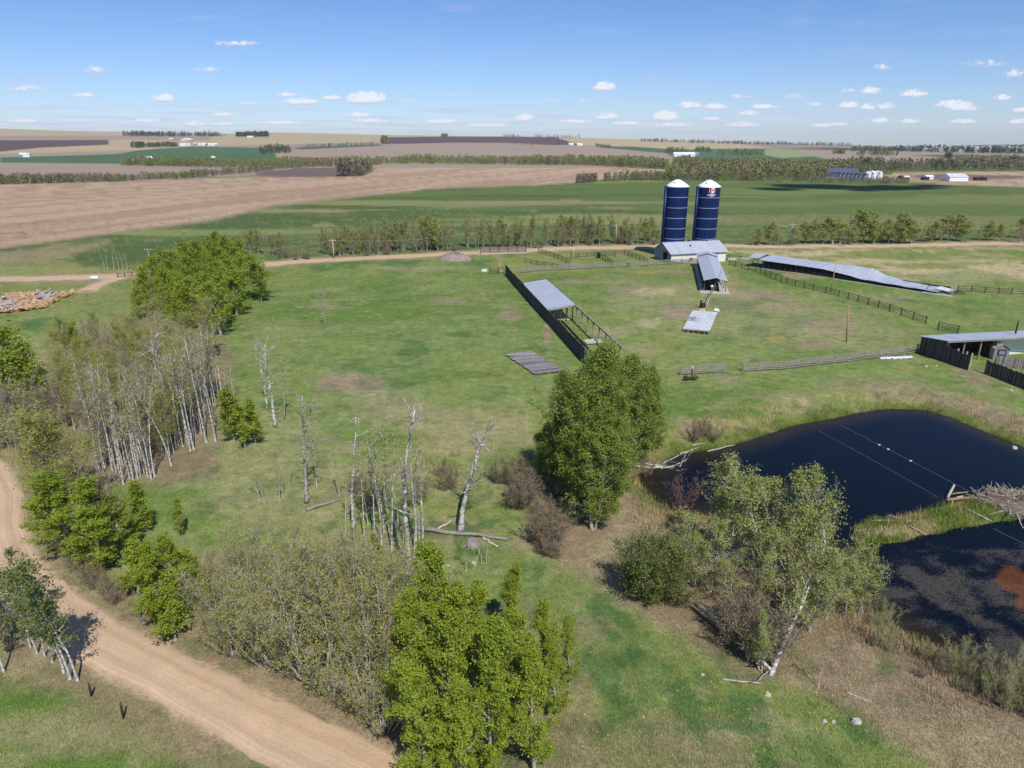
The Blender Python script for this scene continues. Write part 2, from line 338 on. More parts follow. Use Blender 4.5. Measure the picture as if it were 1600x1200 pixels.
# ------------------------------------------------------------------ objects, parts, mesh builders
def link(o, parent=None):
    SC.collection.objects.link(o)
    if parent is not None: o.parent = parent
    return o
def tag(o, label, cat, group=None, kind=None):
    if label: o['label'] = label
    if cat: o['category'] = cat
    if group: o['group'] = group
    if kind: o['kind'] = kind
    return o
def empty(name, loc, label, cat, group=None, rz=0.0):
    o = bpy.data.objects.new(name, None); o.empty_display_size = 0.2; link(o); o.location = loc; o.rotation_euler[2] = rz
    return tag(o, label, cat, group)
class MB:
    def __init__(s): s.v = []; s.f = []; s.mi = []; s.sm = []; s.n = 0
    def add(s, V, faces, mi=0, smooth=False):
        V = np.asarray(V, float).reshape(-1, 3); s.v.append(V)
        for f in faces: s.f.append([i + s.n for i in f]); s.mi.append(mi); s.sm.append(smooth)
        s.n += len(V); return s
    def quads(s, V, Q, mi=0, smooth=False):
        Q = np.asarray(Q) + s.n; s.v.append(np.asarray(V, float)); s.n += len(V)
        s.f.extend(Q.tolist()); s.mi.extend([mi] * len(Q)); s.sm.extend([smooth] * len(Q)); return s
    def hexa(s, b, t, mi=0):                     # four bottom and four top corners, same winding
        return s.add(list(b) + list(t), [(3, 2, 1, 0), (4, 5, 6, 7), (0, 1, 5, 4), (1, 2, 6, 5), (2, 3, 7, 6), (3, 0, 4, 7)], mi)
    def box(s, c, size, rz=0.0, mi=0):
        x, y, z = np.array(size) / 2; ca, sa = math.cos(rz), math.sin(rz); q = []
        for dz in (-z, z):
            for dx, dy in ((-x, -y), (x, -y), (x, y), (-x, y)): q.append((c[0] + dx * ca - dy * sa, c[1] + dx * sa + dy * ca, c[2] + dz))
        return s.hexa(q[:4], q[4:], mi)
    def beam(s, a, b, wd, ht=None, mi=0):
        a, b = np.asarray(a, float), np.asarray(b, float); ht = ht or wd; d = b - a; L = np.linalg.norm(d); d = d / max(L, 1e-9)
        up = np.array((0, 0, 1.0)) if abs(d[2]) < 0.95 else np.array((0, 1.0, 0))
        sd = np.cross(d, up); sd /= np.linalg.norm(sd); u = np.cross(sd, d)
        q = lambda p: [p - sd * wd / 2 - u * ht / 2, p + sd * wd / 2 - u * ht / 2, p + sd * wd / 2 + u * ht / 2, p - sd * wd / 2 + u * ht / 2]
        return s.hexa(q(a), q(b), mi)
    def tube(s, pts, rad, n=5, mi=0, smooth=True, cap=False):
        P = np.asarray(pts, float); k = len(P); rad = np.broadcast_to(np.asarray(rad, float), (k,))
        T = np.gradient(P, axis=0); T /= np.linalg.norm(T, axis=1)[:, None] + 1e-9
        ref = np.array((1.0, 0.2, 0)) if abs(T[0, 2]) > 0.7 else np.array((0, 0, 1.0))
        A = np.cross(T, ref); A /= np.linalg.norm(A, axis=1)[:, None] + 1e-9; B = np.cross(T, A)
        th = np.arange(n) * 2 * math.pi / n
        V = P[:, None, :] + rad[:, None, None] * (A[:, None, :] * np.cos(th)[None, :, None] + B[:, None, :] * np.sin(th)[None, :, None])
        i = np.arange(k - 1)[:, None] * n; j = np.arange(n)[None, :]; j2 = (j + 1) % n
        Q = np.stack((i + j, i + j2, i + n + j2, i + n + j), -1).reshape(-1, 4)
        s.quads(V.reshape(-1, 3), Q, mi, smooth)
        if cap:
            s.f.append([s.n - n + q for q in range(n)]); s.f.append([s.n - n * k + q for q in range(n)][::-1]); s.mi += [mi, mi]; s.sm += [False, False]
        return s
    def leaves(s, P, size, rg, mi=0, up=0.5, aspect=0.7, out=None):
        N = len(P); nv = rg.normal(0, 1, (N, 3)); nv[:, 2] += up
        if out is not None: nv += out
        nv /= np.linalg.norm(nv, axis=1)[:, None]
        u = np.cross(nv, rg.normal(0, 1, (N, 3))); u /= np.linalg.norm(u, axis=1)[:, None] + 1e-9; v = np.cross(nv, u)
        sz = (size * rg.uniform(0.5, 1.5, N))[:, None]
        V = np.stack((P + u * sz * .5, P + v * sz * .5 * aspect, P - u * sz * .5, P - v * sz * .5 * aspect), 1).reshape(-1, 3)
        return s.quads(V, np.arange(4 * N).reshape(-1, 4), mi)
    def mesh(s, name, mats):
        me = bpy.data.meshes.new(name); V = np.concatenate(s.v) if s.v else np.zeros((0, 3))
        me.vertices.add(len(V)); me.vertices.foreach_set('co', V.astype(np.float32).ravel())
        ln = np.array([len(f) for f in s.f], np.int32); lv = np.fromiter((i for f in s.f for i in f), np.int32, int(ln.sum()))
        me.loops.add(len(lv)); me.loops.foreach_set('vertex_index', lv)
        me.polygons.add(len(ln)); me.polygons.foreach_set('loop_start', np.concatenate(([0], np.cumsum(ln)[:-1])).astype(np.int32))
        for m in (mats if isinstance(mats, (list, tuple)) else [mats]):
            if m: me.materials.append(m)
        me.polygons.foreach_set('material_index', np.array(s.mi, np.int32)); me.polygons.foreach_set('use_smooth', np.array(s.sm, bool))
        me.update(calc_edges=True); me.validate(); return me
    def obj(s, name, mats, parent=None, loc=None):
        o = bpy.data.objects.new(name, s.mesh(name, mats)); link(o, parent)
        if loc is not None: o.location = loc
        return o
def set_col(me, C, name='Col'):
    a = me.color_attributes.new(name, 'FLOAT_COLOR', 'POINT'); q = np.ones((len(C), 4), np.float32); q[:, :3] = C
    a.data.foreach_set('color', q.ravel())
def dup(root, loc, rz=0.0, sc=1.0, label=None, group=None):
    r = root.copy(); SC.collection.objects.link(r); r.location = loc; r.rotation_euler = (0, 0, rz); r.scale = (sc, sc, sc) if np.isscalar(sc) else sc
    if label: r['label'] = label
    if group: r['group'] = group
    for ch in root.children:
        c = ch.copy(); SC.collection.objects.link(c); c.parent = r
        for g in ch.children:
            d = g.copy(); SC.collection.objects.link(d); d.parent = c
    return r

# ------------------------------------------------------------------ roads (photo pixels -> world lines)
ROAD_NEAR = smooth_line([flat(a, b)[:2] for a, b in [(-460, 690), (-230, 698), (-90, 708), (-28, 732), (-4, 770), (0, 830), (16, 876), (42, 914), (92, 958), (158, 1002), (236, 1041), (312, 1081), (407, 1131), (560, 1206), (760, 1300), (1150, 1450), (1800, 1640)]], 10)
ROAD_FAR = smooth_line([flat(a, b)[:2] for a, b in [(-900, 452), (-300, 442), (0, 436), (80, 434.5), (180, 431.5), (270, 425), (350, 419), (420, 413), (480, 408), (560, 403.5), (640, 399.5), (760, 394), (880, 388.5), (1000, 386), (1120, 385), (1200, 385), (1300, 384.5), (1400, 383.5), (1600, 380), (2000, 374), (3000, 362)]], 8)
TRACK = smooth_line([flat(a, b)[:2] for a, b in [(196, 432), (172, 439), (150, 447), (136, 456)]], 6)
NEAR_W, FAR_W = 3.5, 5.4

# ------------------------------------------------------------------ painting of the ground: what grows or lies where
C = dict(stub=S(196, 168, 138), stub_d=S(168, 142, 116), pink=S(170, 151, 133), plow=S(106, 90, 87), strip=S(122, 106, 100), crop=S(106, 122, 70), crop_d=S(86, 106, 62), crop_l=S(146, 152, 94), croptan=S(154, 142, 106), fargreen=S(88, 116, 82), palegreen=S(154, 164, 114), tan=S(190, 172, 134), lush=S(110, 134, 66), mid=S(131, 147, 83), yel=S(146, 150, 88), dry=S(176, 160, 126), brown=S(162, 142, 118), blue=S(88, 119, 66), litter=S(148, 131, 104), sand=S(206, 177, 144), reed=S(164, 152, 102), moss=S(108, 124, 56), mudc=S(70, 60, 46), pale=S(194, 178, 136))
def paint(X, Y, Z):
    px, py, dep = project(X, Y, Z); front = dep > 4
    px = np.where(front, px, 5000.0); py = np.where(front, py, 3000.0)
    D = np.hypot(X, Y); n = len(X)
    n1 = fbm(X / 26, Y / 26, 1); n2 = fbm(X / 7, Y / 9, 2); n3 = fbm(X / 2.2, Y / 2.2, 3, 3); n4 = fbm(X / 60, Y / 60, 4); n5 = fbm(X / 12, Y / 4, 6)
    def put(c, col, k):
        k = np.clip(k, 0, 1)[:, None]; c[:] = c * (1 - k) + col * k
    def poly(c, col, pts, soft=1.0, wob=0.0, k=1.0):
        P = np.array(pts, float); lo, hi = P.min(0) - 12 - soft * 2, P.max(0) + 12 + soft * 2
        m = front & (px > lo[0]) & (px < hi[0]) & (py > lo[1]) & (py < hi[1])
        if not m.any(): return
        d = sdist(px[m], py[m], P) + (n2[m] - 0.5) * wob * 2
        kk = np.zeros(n); kk[m] = sm(-d, -soft, soft) * k
        put(c, col, kk)
    def spot(c, col, x, y, rx, ry, k=1.0, nz=1.6, rot=0.0):
        a = ((px - x) * math.cos(rot) + (py - y) * math.sin(rot)) / rx; b = (-(px - x) * math.sin(rot) + (py - y) * math.cos(rot)) / ry
        put(c, col, front * k * sm(1.25 - a * a - b * b + (n2 - 0.5) * nz + (n3 - 0.5) * nz * 0.8, 0.0, 0.9))
    col = np.zeros((n, 3)); col[:] = C['mid']
    # ---- pasture
    put(col, C['lush'], sm(n1 + 0.3 * (n2 - .5), 0.45, 0.6)); put(col, C['yel'], sm(n2 * 0.6 + n4 * 0.5, 0.55, 0.72) * 0.8)
    put(col, C['dry'], sm(n5 * 0.7 + n1 * 0.4, 0.64, 0.80) * 0.5); put(col, C['blue'], sm(n2 * .5 + n1 * .5, 0.40, 0.31) * 0.8)
    up = sm(py, 640, 480) * (px > 330) * (px < 960); put(col, C['lush'], up * 0.35 * sm(n2, .3, .6))
    # lower meadow: yellow green with dark tufts; the berm beside the pond: dry
    low = sm(py, 690, 800) * sm(px, 250, 380); put(col, C['yel'], low * 0.5 * sm(n1, .35, .6)); put(col, C['brown'], low * sm(n5 * .5 + n2 * .5, .52, .66) * 0.55)
    put(col, C['blue'], low * sm(fbm(X / 1.9, Y / 1.9, 21, 3), .57, .66) * 0.75)
    poly(col, C['dry'], [(520, 590), (600, 660), (700, 700), (830, 690), (830, 640), (700, 640), (600, 615)], 22, 14, 0.5)
    poly(col, C['dry'], [(340, 690), (420, 640), (520, 690), (560, 800), (420, 840), (330, 790)], 25, 14, 0.35)
    berm = [(800, 850), (960, 730), (1010, 770), (1120, 806), (1260, 850), (1350, 950), (1440, 1008), (1600, 1075), (1900, 1150), (1900, 1260), (1500, 1230), (1330, 1110), (1160, 1040), (1010, 960), (880, 880)]
    bm = C['dry'] * (1 - sm(n2, .35, .6)[:, None]) + C['brown'] * sm(n2, .35, .6)[:, None]
    poly(col, bm * 0.9, berm, 20, 16, 0.92)
    poly(col, C['blue'], [(830, 880), (930, 900), (1010, 980), (1120, 1050), (1260, 1120), (1330, 1260), (950, 1260), (920, 1100)], 40, 26, 0.22)
    put(col, C['blue'], low * sm(n3 * .4 + n2 * .6, .60, .68) * .6)
    # right pasture between the buildings: drier, patchy
    poly(col, C['dry'], [(930, 430), (1150, 440), (1440, 520), (1420, 560), (1200, 540), (960, 480)], 18, 14, 0.30)
    for (x, y, a, b, k) in [(552, 602, 62, 20, .9), (1055, 487, 40, 12, .85), (1180, 462, 60, 10, .6), (1230, 478, 50, 9, .6), (1080, 512, 26, 9, .5), (1290, 508, 50, 12, .7), (1270, 540, 34, 7, .75), (855, 525, 10, 22, .95), (798, 494, 18, 8, .8),
                            (700, 470, 26, 5, .6), (1255, 430, 46, 6, .8), (1395, 467, 40, 6, .55), (640, 420, 70, 5, .4), (900, 440, 26, 5, .7), (985, 455, 30, 5, .6), (1045, 425, 40, 4, .8), (960, 520, 40, 12, .5), (1000, 545, 30, 10, .35),
                            (1350, 600, 90, 10, .6), (1220, 622, 60, 8, .5), (1460, 640, 90, 14, .6), (545, 700, 40, 12, .5), (720, 700, 60, 12, .5), (1135, 590, 22, 7, .7), (1530, 590, 26, 14, .7), (1500, 575, 16, 8, .6)]:
        spot(col, C['brown'] if k > .55 else C['dry'], x, y, a, b, k * .95)
    for (x, y, a, b, k) in [(600, 450, 80, 16, .6), (730, 430, 60, 8, .5), (690, 585, 70, 9, .8), (560, 520, 60, 14, .4), (650, 490, 70, 12, .4), (900, 560, 40, 20, .4), (1100, 620, 110, 22, .75), (1300, 560, 90, 16, .5), (1520, 480, 90, 18, .5), (1060, 655, 60, 16, .5), (1450, 610, 80, 12, .5)]:
        spot(col, C['lush'], x, y, a, b, k)
    for (x, y, a, b) in [(1212, 530, 24, 6), (1010, 425, 30, 2)]: spot(col, S(196, 160, 70), x, y, a, b, .5, 2.6)
    for (x, y, a, b) in [(1023, 456, 30, 7), (1010, 505, 20, 8)]: spot(col, C['pale'], x, y, a, b, .6, 2.8)
    # pale dry paddock behind the long shed, corral ground
    pd = C['pale'] * sm(n5, .42, .56)[:, None] + C['yel'] * (1 - sm(n5, .42, .56)[:, None])
    poly(col, pd, [(1120, 393), (1300, 388), (1700, 384), (2400, 376), (2400, 470), (1640, 462), (1500, 455), (1400, 432), (1210, 402)], 4, 4, 0.95)
    poly(col, C['lush'], [(1330, 400), (1500, 390), (1640, 388), (1640, 402), (1480, 410)], 6, 8, 0.5); poly(col, C['lush'], [(1420, 432), (1520, 420), (1600, 440), (1640, 460), (1500, 456)], 6, 8, 0.55)
    poly(col, C['yel'], [(760, 412), (830, 396), (1030, 391), (1030, 412), (900, 424), (800, 428)], 3, 3, 0.7); poly(col, C['lush'], [(890, 404), (980, 399), (1010, 410), (920, 417)], 3, 3, .5)
    poly(col, C['yel'] * .9, [(-900, 520), (0, 500), (180, 470), (260, 440), (250, 428), (150, 440), (0, 446), (-900, 460)], 6, 6, .7)
    poly(col, C['dry'], [(-600, 640), (0, 560), (120, 510), (260, 490), (330, 520), (200, 600), (0, 700)], 20, 14, .55)
    # leaf litter under the woods
    for p_, k in (([(20, 700), (90, 600), (140, 520), (230, 480), (330, 520), (370, 560), (350, 640), (330, 740), (260, 760), (180, 760), (100, 800), (50, 770)], .85), ([(230, 890), (330, 860), (480, 880), (640, 930), (680, 1010), (640, 1140), (760, 1300), (500, 1140), (330, 1050), (190, 940)], .85),
                  ([(640, 960), (860, 950), (930, 1080), (960, 1300), (600, 1300)], .5), ([(790, 760), (850, 730), (920, 740), (960, 820), (900, 880), (830, 840)], .8), ([(980, 930), (1130, 880), (1300, 900), (1370, 960), (1300, 1060), (1150, 1070)], .7), ([(-100, 1000), (60, 980), (150, 1040), (130, 1080), (-100, 1080)], .5)):
        poly(col, C['litter'], p_, 18, 18, k)
    # ---- pond rim, island
    m = (np.abs(X - 50) < 100) & (np.abs(Y - 60) < 80)
    sp = np.full(n, 99.0); si = np.full(n, 99.0); sp[m] = sdist(X[m], Y[m], POND); si[m] = sdist(X[m], Y[m], ISLE)
    rim = sm(sp, 9, 3.0) * sm(py, 830, 780); put(col, C['reed'], rim * .75 * sm(n3 + n2 * .5, .45, .85)); put(col, C['brown'], rim * sm(n2, .52, .62) * .7); put(col, C['moss'], rim * sm(sp, 3.2, .8) * sm(n1 * .5 + n2 * .5, .42, .56))
    put(col, C['mudc'], sm(sp, 0.7, 0.1) * .9)
    isl = sm(si, 0.3, -0.4); ic = C['moss'] * (1 - sm(n3, .5, .7)[:, None]) + C['reed'] * .9 * sm(n3, .5, .7)[:, None]; put(col, ic, isl)
    spot(col, C['dry'], 1372, 832, 40, 12, .8); put(col, C['mudc'], sm(si, -.5, -.05) * (sp < 0))
    # ---- fields beyond the road
    wx = (n4 - .5)
    far = front & (D > 150)
    rd = pdist(X, Y, ROAD_FAR); beyond = far & (Y > np.interp(X, ROAD_FAR[:, 0], ROAD_FAR[:, 1]))
    put(col, C['crop'], beyond * 1.0)
    st = fbm(X / 90 + 3, Y / 26 + X / 400, 31, 4); st2 = fbm(X / 160, Y / 40, 37, 3)
    put(col, C['crop_d'], beyond * sm(st, .50, .58) * .8); put(col, C['crop_l'], beyond * sm(st2, .52, .62) * .75); put(col, C['croptan'], beyond * sm(st * .5 + st2 * .5, .58, .66) * .9)
    put(col, C['crop'] , beyond * sm(px, 1000, 1200) * .55)
    poly(col, C['croptan'], [(-900, 420), (-900, 395), (0, 392), (170, 376), (140, 396), (110, 406), (0, 416)], 6, 8, .9); poly(col, C['yel'], [(-900, 450), (-900, 420), (0, 414), (110, 408), (240, 418), (160, 428), (0, 432)], 4, 5, .8)
    poly(col, C['crop_d'], [(110, 398), (180, 384), (330, 370), (400, 368), (300, 400), (230, 416), (130, 420)], 4, 6, .8)
    for (x, y, a, b) in [(505, 352, 18, 4), (890, 313, 20, 1.6), (520, 330, 30, 3), (610, 300, 40, 3), (960, 325, 40, 1.5)]: spot(col, C['croptan'], x, y, a, b, .9, 1.4)
    A_, B_ = flat(0, 345)[:2], flat(700, 272)[:2]; dv = (B_ - A_) / np.linalg.norm(B_ - A_); per = X * -dv[1] + Y * dv[0]; alo = X * dv[0] + Y * dv[1]
    sw = 0.5 + 0.5 * np.sin(per / 3.4 + 2.0 * fbm(alo / 160, per / 60, 44, 2) * 3)
    swm = sm(fbm(alo / 120, per / 9, 47, 3), .42, .6) * .7 + sw * .3 * sm(D, 900, 300)
    stub = C['stub'] * (1 - swm[:, None]) + C['stub_d'] * swm[:, None]
    big = [(-1500, 400), (-1500, 300), (0, 288), (120, 286), (200, 283), (300, 280), (400, 276.5), (480, 277.5), (565, 276), (583, 268), (590, 261.5), (760, 259), (900, 259.5), (960, 261.5), (1040, 265), (1040, 270), (1000, 274), (905, 284), (880, 287), (800, 291), (700, 294), (620, 300), (560, 307), (420, 323), (330, 345), (170, 365), (0, 388)]
    poly(col, stub, big, 1.0, 1.2)
    poly(col, C['croptan'], [(0, 390), (170, 367), (330, 347), (420, 325), (560, 309), (620, 302), (560, 305), (420, 321), (330, 343), (170, 363), (0, 386)], 1.5, 1.0, .7)
    pk = C['pink'] * (0.94 + 0.12 * fbm(X / 150, Y / 60, 51, 3))[:, None]
    grn = C['fargreen'] * (0.9 + 0.2 * fbm(X / 120, Y / 120, 52, 3))[:, None]
    tn = C['tan'] * (0.92 + 0.16 * fbm(X / 200, Y / 90, 53, 3))[:, None]
    above = far & (py < 262); put(col, pk, above * 1.0)
    poly(col, tn, [(-2000, 240), (-2000, 190), (1500, 190), (1500, 222), (600, 222), (330, 228), (180, 236), (0, 240)], .6, .5)
    poly(col, C['plow'], [(-600, 238), (0, 237), (60, 231), (170, 226), (170, 218.5), (0, 219), (-600, 219)], .6, .5)
    poly(col, pk, [(-600, 219), (190, 218), (330, 220), (330, 212), (-600, 212)], .6, .4)
    poly(col, grn, [(180, 241), (210, 236), (250, 232), (300, 229), (420, 231), (440, 240), (455, 248), (400, 256), (190, 256), (0, 254), (0, 246)], .8, .5)
    poly(col, pk, [(-900, 290), (-900, 262), (0, 258), (190, 261), (400, 263), (460, 262), (440, 268), (380, 274), (200, 284), (0, 289)], .8, .4)
    poly(col, C['strip'], [(400, 269), (470, 263.5), (540, 262), (575, 266), (566, 275.5), (480, 276.5), (400, 275.5)], .8, .5)
    poly(col, pk * 1.04, [(430, 240), (470, 234), (560, 229), (640, 225.5), (720, 224), (800, 224), (880, 227), (960, 231), (1040, 243), (1040, 250), (430, 250)], .7, .4)
    poly(col, C['fargreen'] * .9, [(455, 231), (590, 225.5), (600, 227.5), (470, 233.5)], .6, .4)
    poly(col, C['plow'] * np.array((1.0, .9, 1.0)), [(596, 225), (602, 214.5), (700, 213.4), (868, 214), (905, 226), (860, 226.5), (800, 223), (700, 223), (640, 224.5)], .6, .4)
    poly(col, tn * 1.05, [(868, 214.5), (920, 213), (1000, 216), (1130, 222), (1210, 232), (1100, 234), (1000, 232), (935, 228), (905, 226)], .6, .4)
    poly(col, grn, [(930, 228.5), (990, 229), (1060, 234), (1100, 238), (1050, 240), (1000, 236), (945, 231)], .6, .4)
    poly(col, grn * 1.1, [(1040, 236), (1100, 232.5), (1200, 232), (1300, 246), (1340, 256), (1200, 256), (1100, 250), (1046, 243)], .7, .4)
    poly(col, C['palegreen'], [(1195, 233), (1240, 234), (1275, 244), (1220, 247), (1195, 242)], .8, .5)
    poly(col, pk * 1.05, [(1240, 234), (1300, 233), (1450, 238), (1530, 243), (1520, 249), (1400, 257), (1330, 256), (1270, 244)], .7, .4)
    poly(col, grn, [(1420, 243), (1500, 241), (1640, 246), (1640, 250), (1520, 248)], .7, .4)
    poly(col, stub * 1.0, [(1400, 270), (1470, 269), (1540, 268), (1900, 266), (1900, 296), (1600, 292), (1480, 288), (1410, 284), (1350, 282)], 1, 1.0)
    poly(col, C['plow'] * 1.1, [(1420, 277), (1440, 272.5), (1600, 274), (1600, 279), (1480, 282)], 1, 1.0, .8)
    poly(col, C['strip'], [(1150, 262), (1215, 260), (1215, 268), (1160, 268)], 1, 1, .8)
    sl = front & (py < 238) & (px > 1150) & (D > 2600)
    hz = sm(fbm(X / 260, Y / 420, 61, 3), .42, .55)
    put(col, (C['fargreen'] * .8)[None, :] * hz[:, None] + C['pink'][None, :] * (1 - hz[:, None]), sl * sm(px, 1180, 1330) * sm(py, 238, 233))
    # ---- road verges and worn ground
    put(col, C['croptan'], sm(rd, 9, 4.5) * sm(n2, .3, .55) * .85); put(col, C['sand'], sm(rd, FAR_W / 2 + 1.6, FAR_W / 2 - .2))
    rn = pdist(X, Y, ROAD_NEAR); ln = (n3 - .5)
    put(col, C['litter'] * 1.1, sm(rn + ln * 3, 5.2, 2.2) * .8); put(col, C['sand'] * .9, sm(rn + ln * 1.0, NEAR_W / 2 + .35, NEAR_W / 2 - .3))
    put(col, C['sand'] * .95, sm(pdist(X, Y, TRACK) + ln * 1.5, 2.6, 1.2) * .9)
    # ground worn bare around the buildings
    for pts in ([(50.5, 173), (43.5, 141)],): put(col, C['dry'], sm(pdist(X, Y, pts) + ln * 3, 5.5, 2.0) * .35)
    tex = fbm(X / 1.1, Y / 1.1, 93, 3); tex2 = fbm(X / 3.3, Y / 1.6, 94, 3); g = (D < 330) & (rn > NEAR_W / 2); put(col, C['dry'], g * sm(tex * .6 + tex2 * .4, .56, .72) * .34); put(col, C['blue'] * .85, g * sm(tex * .5 + tex2 * .5, .43, .30) * .36)
    return col

def ground_object():
    az_f = np.radians(np.arange(-47, 47.001, 0.115)); az_c = np.radians(np.arange(47, 313, 5.0))[1:]
    az = np.concatenate((az_f, az_c))
    ang = np.radians(np.arange(78, 2.2, -0.115)); D1 = 30 / np.tan(ang); D2 = np.geomspace(D1[-1] * 1.012, 9300, 210)
    D = np.concatenate((D1, D2)); na, nd = len(az), len(D)
    X = (D[:, None] * np.sin(az)[None, :]).ravel(); Y = (D[:, None] * np.cos(az)[None, :]).ravel()
    Z = terr(X, Y); V = np.stack((X, Y, Z), -1)
    i = np.arange(nd - 1)[:, None] * na; j = np.arange(na)[None, :]; j2 = (j + 1) % na
    Q = np.stack((i + j, i + j2, i + na + j2, i + na + j), -1).reshape(-1, 4)[:, ::-1]
    V = np.vstack((V, [[0, 0, float(terr(np.array([0.0]), np.array([0.0]))[0])]])); c = len(V) - 1
    me = bpy.data.meshes.new('ground'); T = np.stack((np.full(na, c), (np.arange(na) + 1) % na, np.arange(na)), -1)
    me.vertices.add(len(V)); me.vertices.foreach_set('co', V.astype(np.float32).ravel())
    lv = np.concatenate((Q.ravel(), T.ravel())).astype(np.int32); me.loops.add(len(lv)); me.loops.foreach_set('vertex_index', lv)
    ls = np.concatenate((np.arange(len(Q)) * 4, len(Q) * 4 + np.arange(len(T)) * 3)).astype(np.int32)
    me.polygons.add(len(ls)); me.polygons.foreach_set('loop_start', ls); me.polygons.foreach_set('use_smooth', np.ones(len(ls), bool))
    me.update(calc_edges=True)
    set_col(me, paint(V[:, 0], V[:, 1], V[:, 2]))
    o = link(bpy.data.objects.new('ground', me)); o['kind'] = 'structure'
    m = bpy.data.materials.new('pasture_and_fields'); m.use_nodes = True; t = NT(m.node_tree)
    p = t.n('ShaderNodeBsdfPrincipled'); ou = t.n('ShaderNodeOutputMaterial'); t.put(ou.inputs[0], p.outputs[0])
    at = t.n('ShaderNodeAttribute', attribute_name='Col'); pos = t.n('ShaderNodeNewGeometry').outputs['Position']
    f1 = t.noise(pos, 0.9, 5, 0.65); f2 = t.noise(pos, 5.0, 4, 0.7); f3 = t.noise(pos, 0.22, 4, 0.6)
    k = t.m('MULTIPLY', t.mr(f1, .3, .7, .76, 1.26), t.m('MULTIPLY', t.mr(f2, .3, .7, .68, 1.34), t.mr(f3, .3, .7, .88, 1.12)))
    kv = t.n('ShaderNodeCombineXYZ')
    for q in range(3): t.put(kv.inputs[q], k)
    c1 = t.mix(1.0, at.outputs['Color'], kv.outputs[0], 'MULTIPLY')
    hs = t.n('ShaderNodeHueSaturation'); t.put(hs.inputs['Hue'], t.mr(t.noise(pos, 1.7, 3, .6), .3, .7, .485, .515)); t.put(hs.inputs['Color'], c1)
    t.put(p.inputs['Base Color'], hs.outputs[0]); p.inputs['Roughness'].default_value = 1.0; p.inputs['Specular IOR Level'].default_value = 0.05
    b = t.n('ShaderNodeBump'); b.inputs['Strength'].default_value = 0.7; b.inputs['Distance'].default_value = 0.12; t.put(b.inputs['Height'], f2); t.put(p.inputs['Normal'], b.outputs[0])
    me.materials.append(m)
ground_object()

def strip(name, line, width, mtl, dz=0.03, rag=0.25, seed=3):
    line = np.asarray(line); T = np.gradient(line, axis=0); T /= np.linalg.norm(T, axis=1)[:, None]; N = np.stack((-T[:, 1], T[:, 0]), -1)
    us = np.linspace(-1, 1, 13); s = np.concatenate(([0], np.cumsum(np.linalg.norm(np.diff(line, axis=0), axis=1))))
    rag_l = (fbm(s / 2.3, s * 0 + 1.7, seed) - .5) * 2 * rag; rag_r = (fbm(s / 2.3, s * 0 + 9.1, seed + 1) - .5) * 2 * rag
    off = np.where(us[None, :] < 0, us[None, :] * (width / 2 + rag_l[:, None]), us[None, :] * (width / 2 + rag_r[:, None]))
    X = line[:, 0:1] + N[:, 0:1] * off; Y = line[:, 1:2] + N[:, 1:2] * off
    Z = terr(X.ravel(), Y.ravel()).reshape(X.shape) + dz + 0.10 * (1 - us[None, :] ** 2) - 0.025 * (np.abs(us[None, :]) > .99)
    k, n = X.shape; i = np.arange(k - 1)[:, None] * n; j = np.arange(n - 1)[None, :]
    Q = np.stack((i + j, i + n + j, i + n + j + 1, i + j + 1), -1).reshape(-1, 4)
    b = MB(); b.quads(np.stack((X, Y, Z), -1).reshape(-1, 3), Q, 0, True); o = b.obj(name, mtl)
    cc_ = np.zeros((k * n, 3)); cc_[:, 0] = np.tile(us, k); cc_[:, 1] = np.repeat(s, n) / 100; set_col(o.data, cc_, 'Across'); o['kind'] = 'structure'
    return o
def road_mat(name, c):
    def d(t, ob, cs, p):
        at = t.n('ShaderNodeAttribute', attribute_name='Across'); s = t.n('ShaderNodeSeparateXYZ'); t.put(s.inputs[0], at.outputs['Vector'])
        a = t.m('ABSOLUTE', s.outputs[0]); nn = t.noise(ob, .35, 3, .6)
        tr = t.mr(t.m('ABSOLUTE', t.m('SUBTRACT', t.m('ADD', a, t.m('MULTIPLY', t.m('SUBTRACT', nn, .5), .25)), .42)), .24, .05, 0, 1, True)
        cs = t.mix(t.m('MULTIPLY', tr, .45), cs, tuple(S(190, 160, 130)) + (1,))
        ed = t.mr(t.m('ADD', a, t.m('MULTIPLY', t.m('SUBTRACT', t.noise(ob, 1.1, 4, .7), .5), .5)), .80, 1.02, 0, 1, True)
        cs = t.mix(t.m('MULTIPLY', ed, .55), cs, tuple(S(168, 144, 112)) + (1,))
        mv = t.n('ShaderNodeCombineXYZ'); t.put(mv.inputs[0], t.m('MULTIPLY', s.outputs[0], 11.0)); t.put(mv.inputs[1], t.m('MULTIPLY', s.outputs[1], 6.0))
        lon = t.mr(t.noise(mv.outputs[0], 1.0, 4, .6), .3, .7, .9, 1.1); gr = t.mr(t.noise(ob, 7.0, 3, .7), .3, .7, .88, 1.12)
        q = t.n('ShaderNodeCombineXYZ')
        for i_ in range(3): t.put(q.inputs[i_], t.m('MULTIPLY', lon, gr))
        return t.mix(1.0, cs, q.outputs[0], 'MULTIPLY')
    return mat(name, c, 0.95, spec=0.1, var=0.10, vscale=0.3, bump=0.03, bscale=9, detail=d)
gravel = road_mat('tan_gravel', S(214, 184, 150))
strip('road', ROAD_NEAR, NEAR_W, gravel, 0.02, 0.3)
strip('road', ROAD_FAR, FAR_W, gravel, 0.02, 0.4)
strip('path', TRACK, 3.0, gravel, 0.015, 0.4)

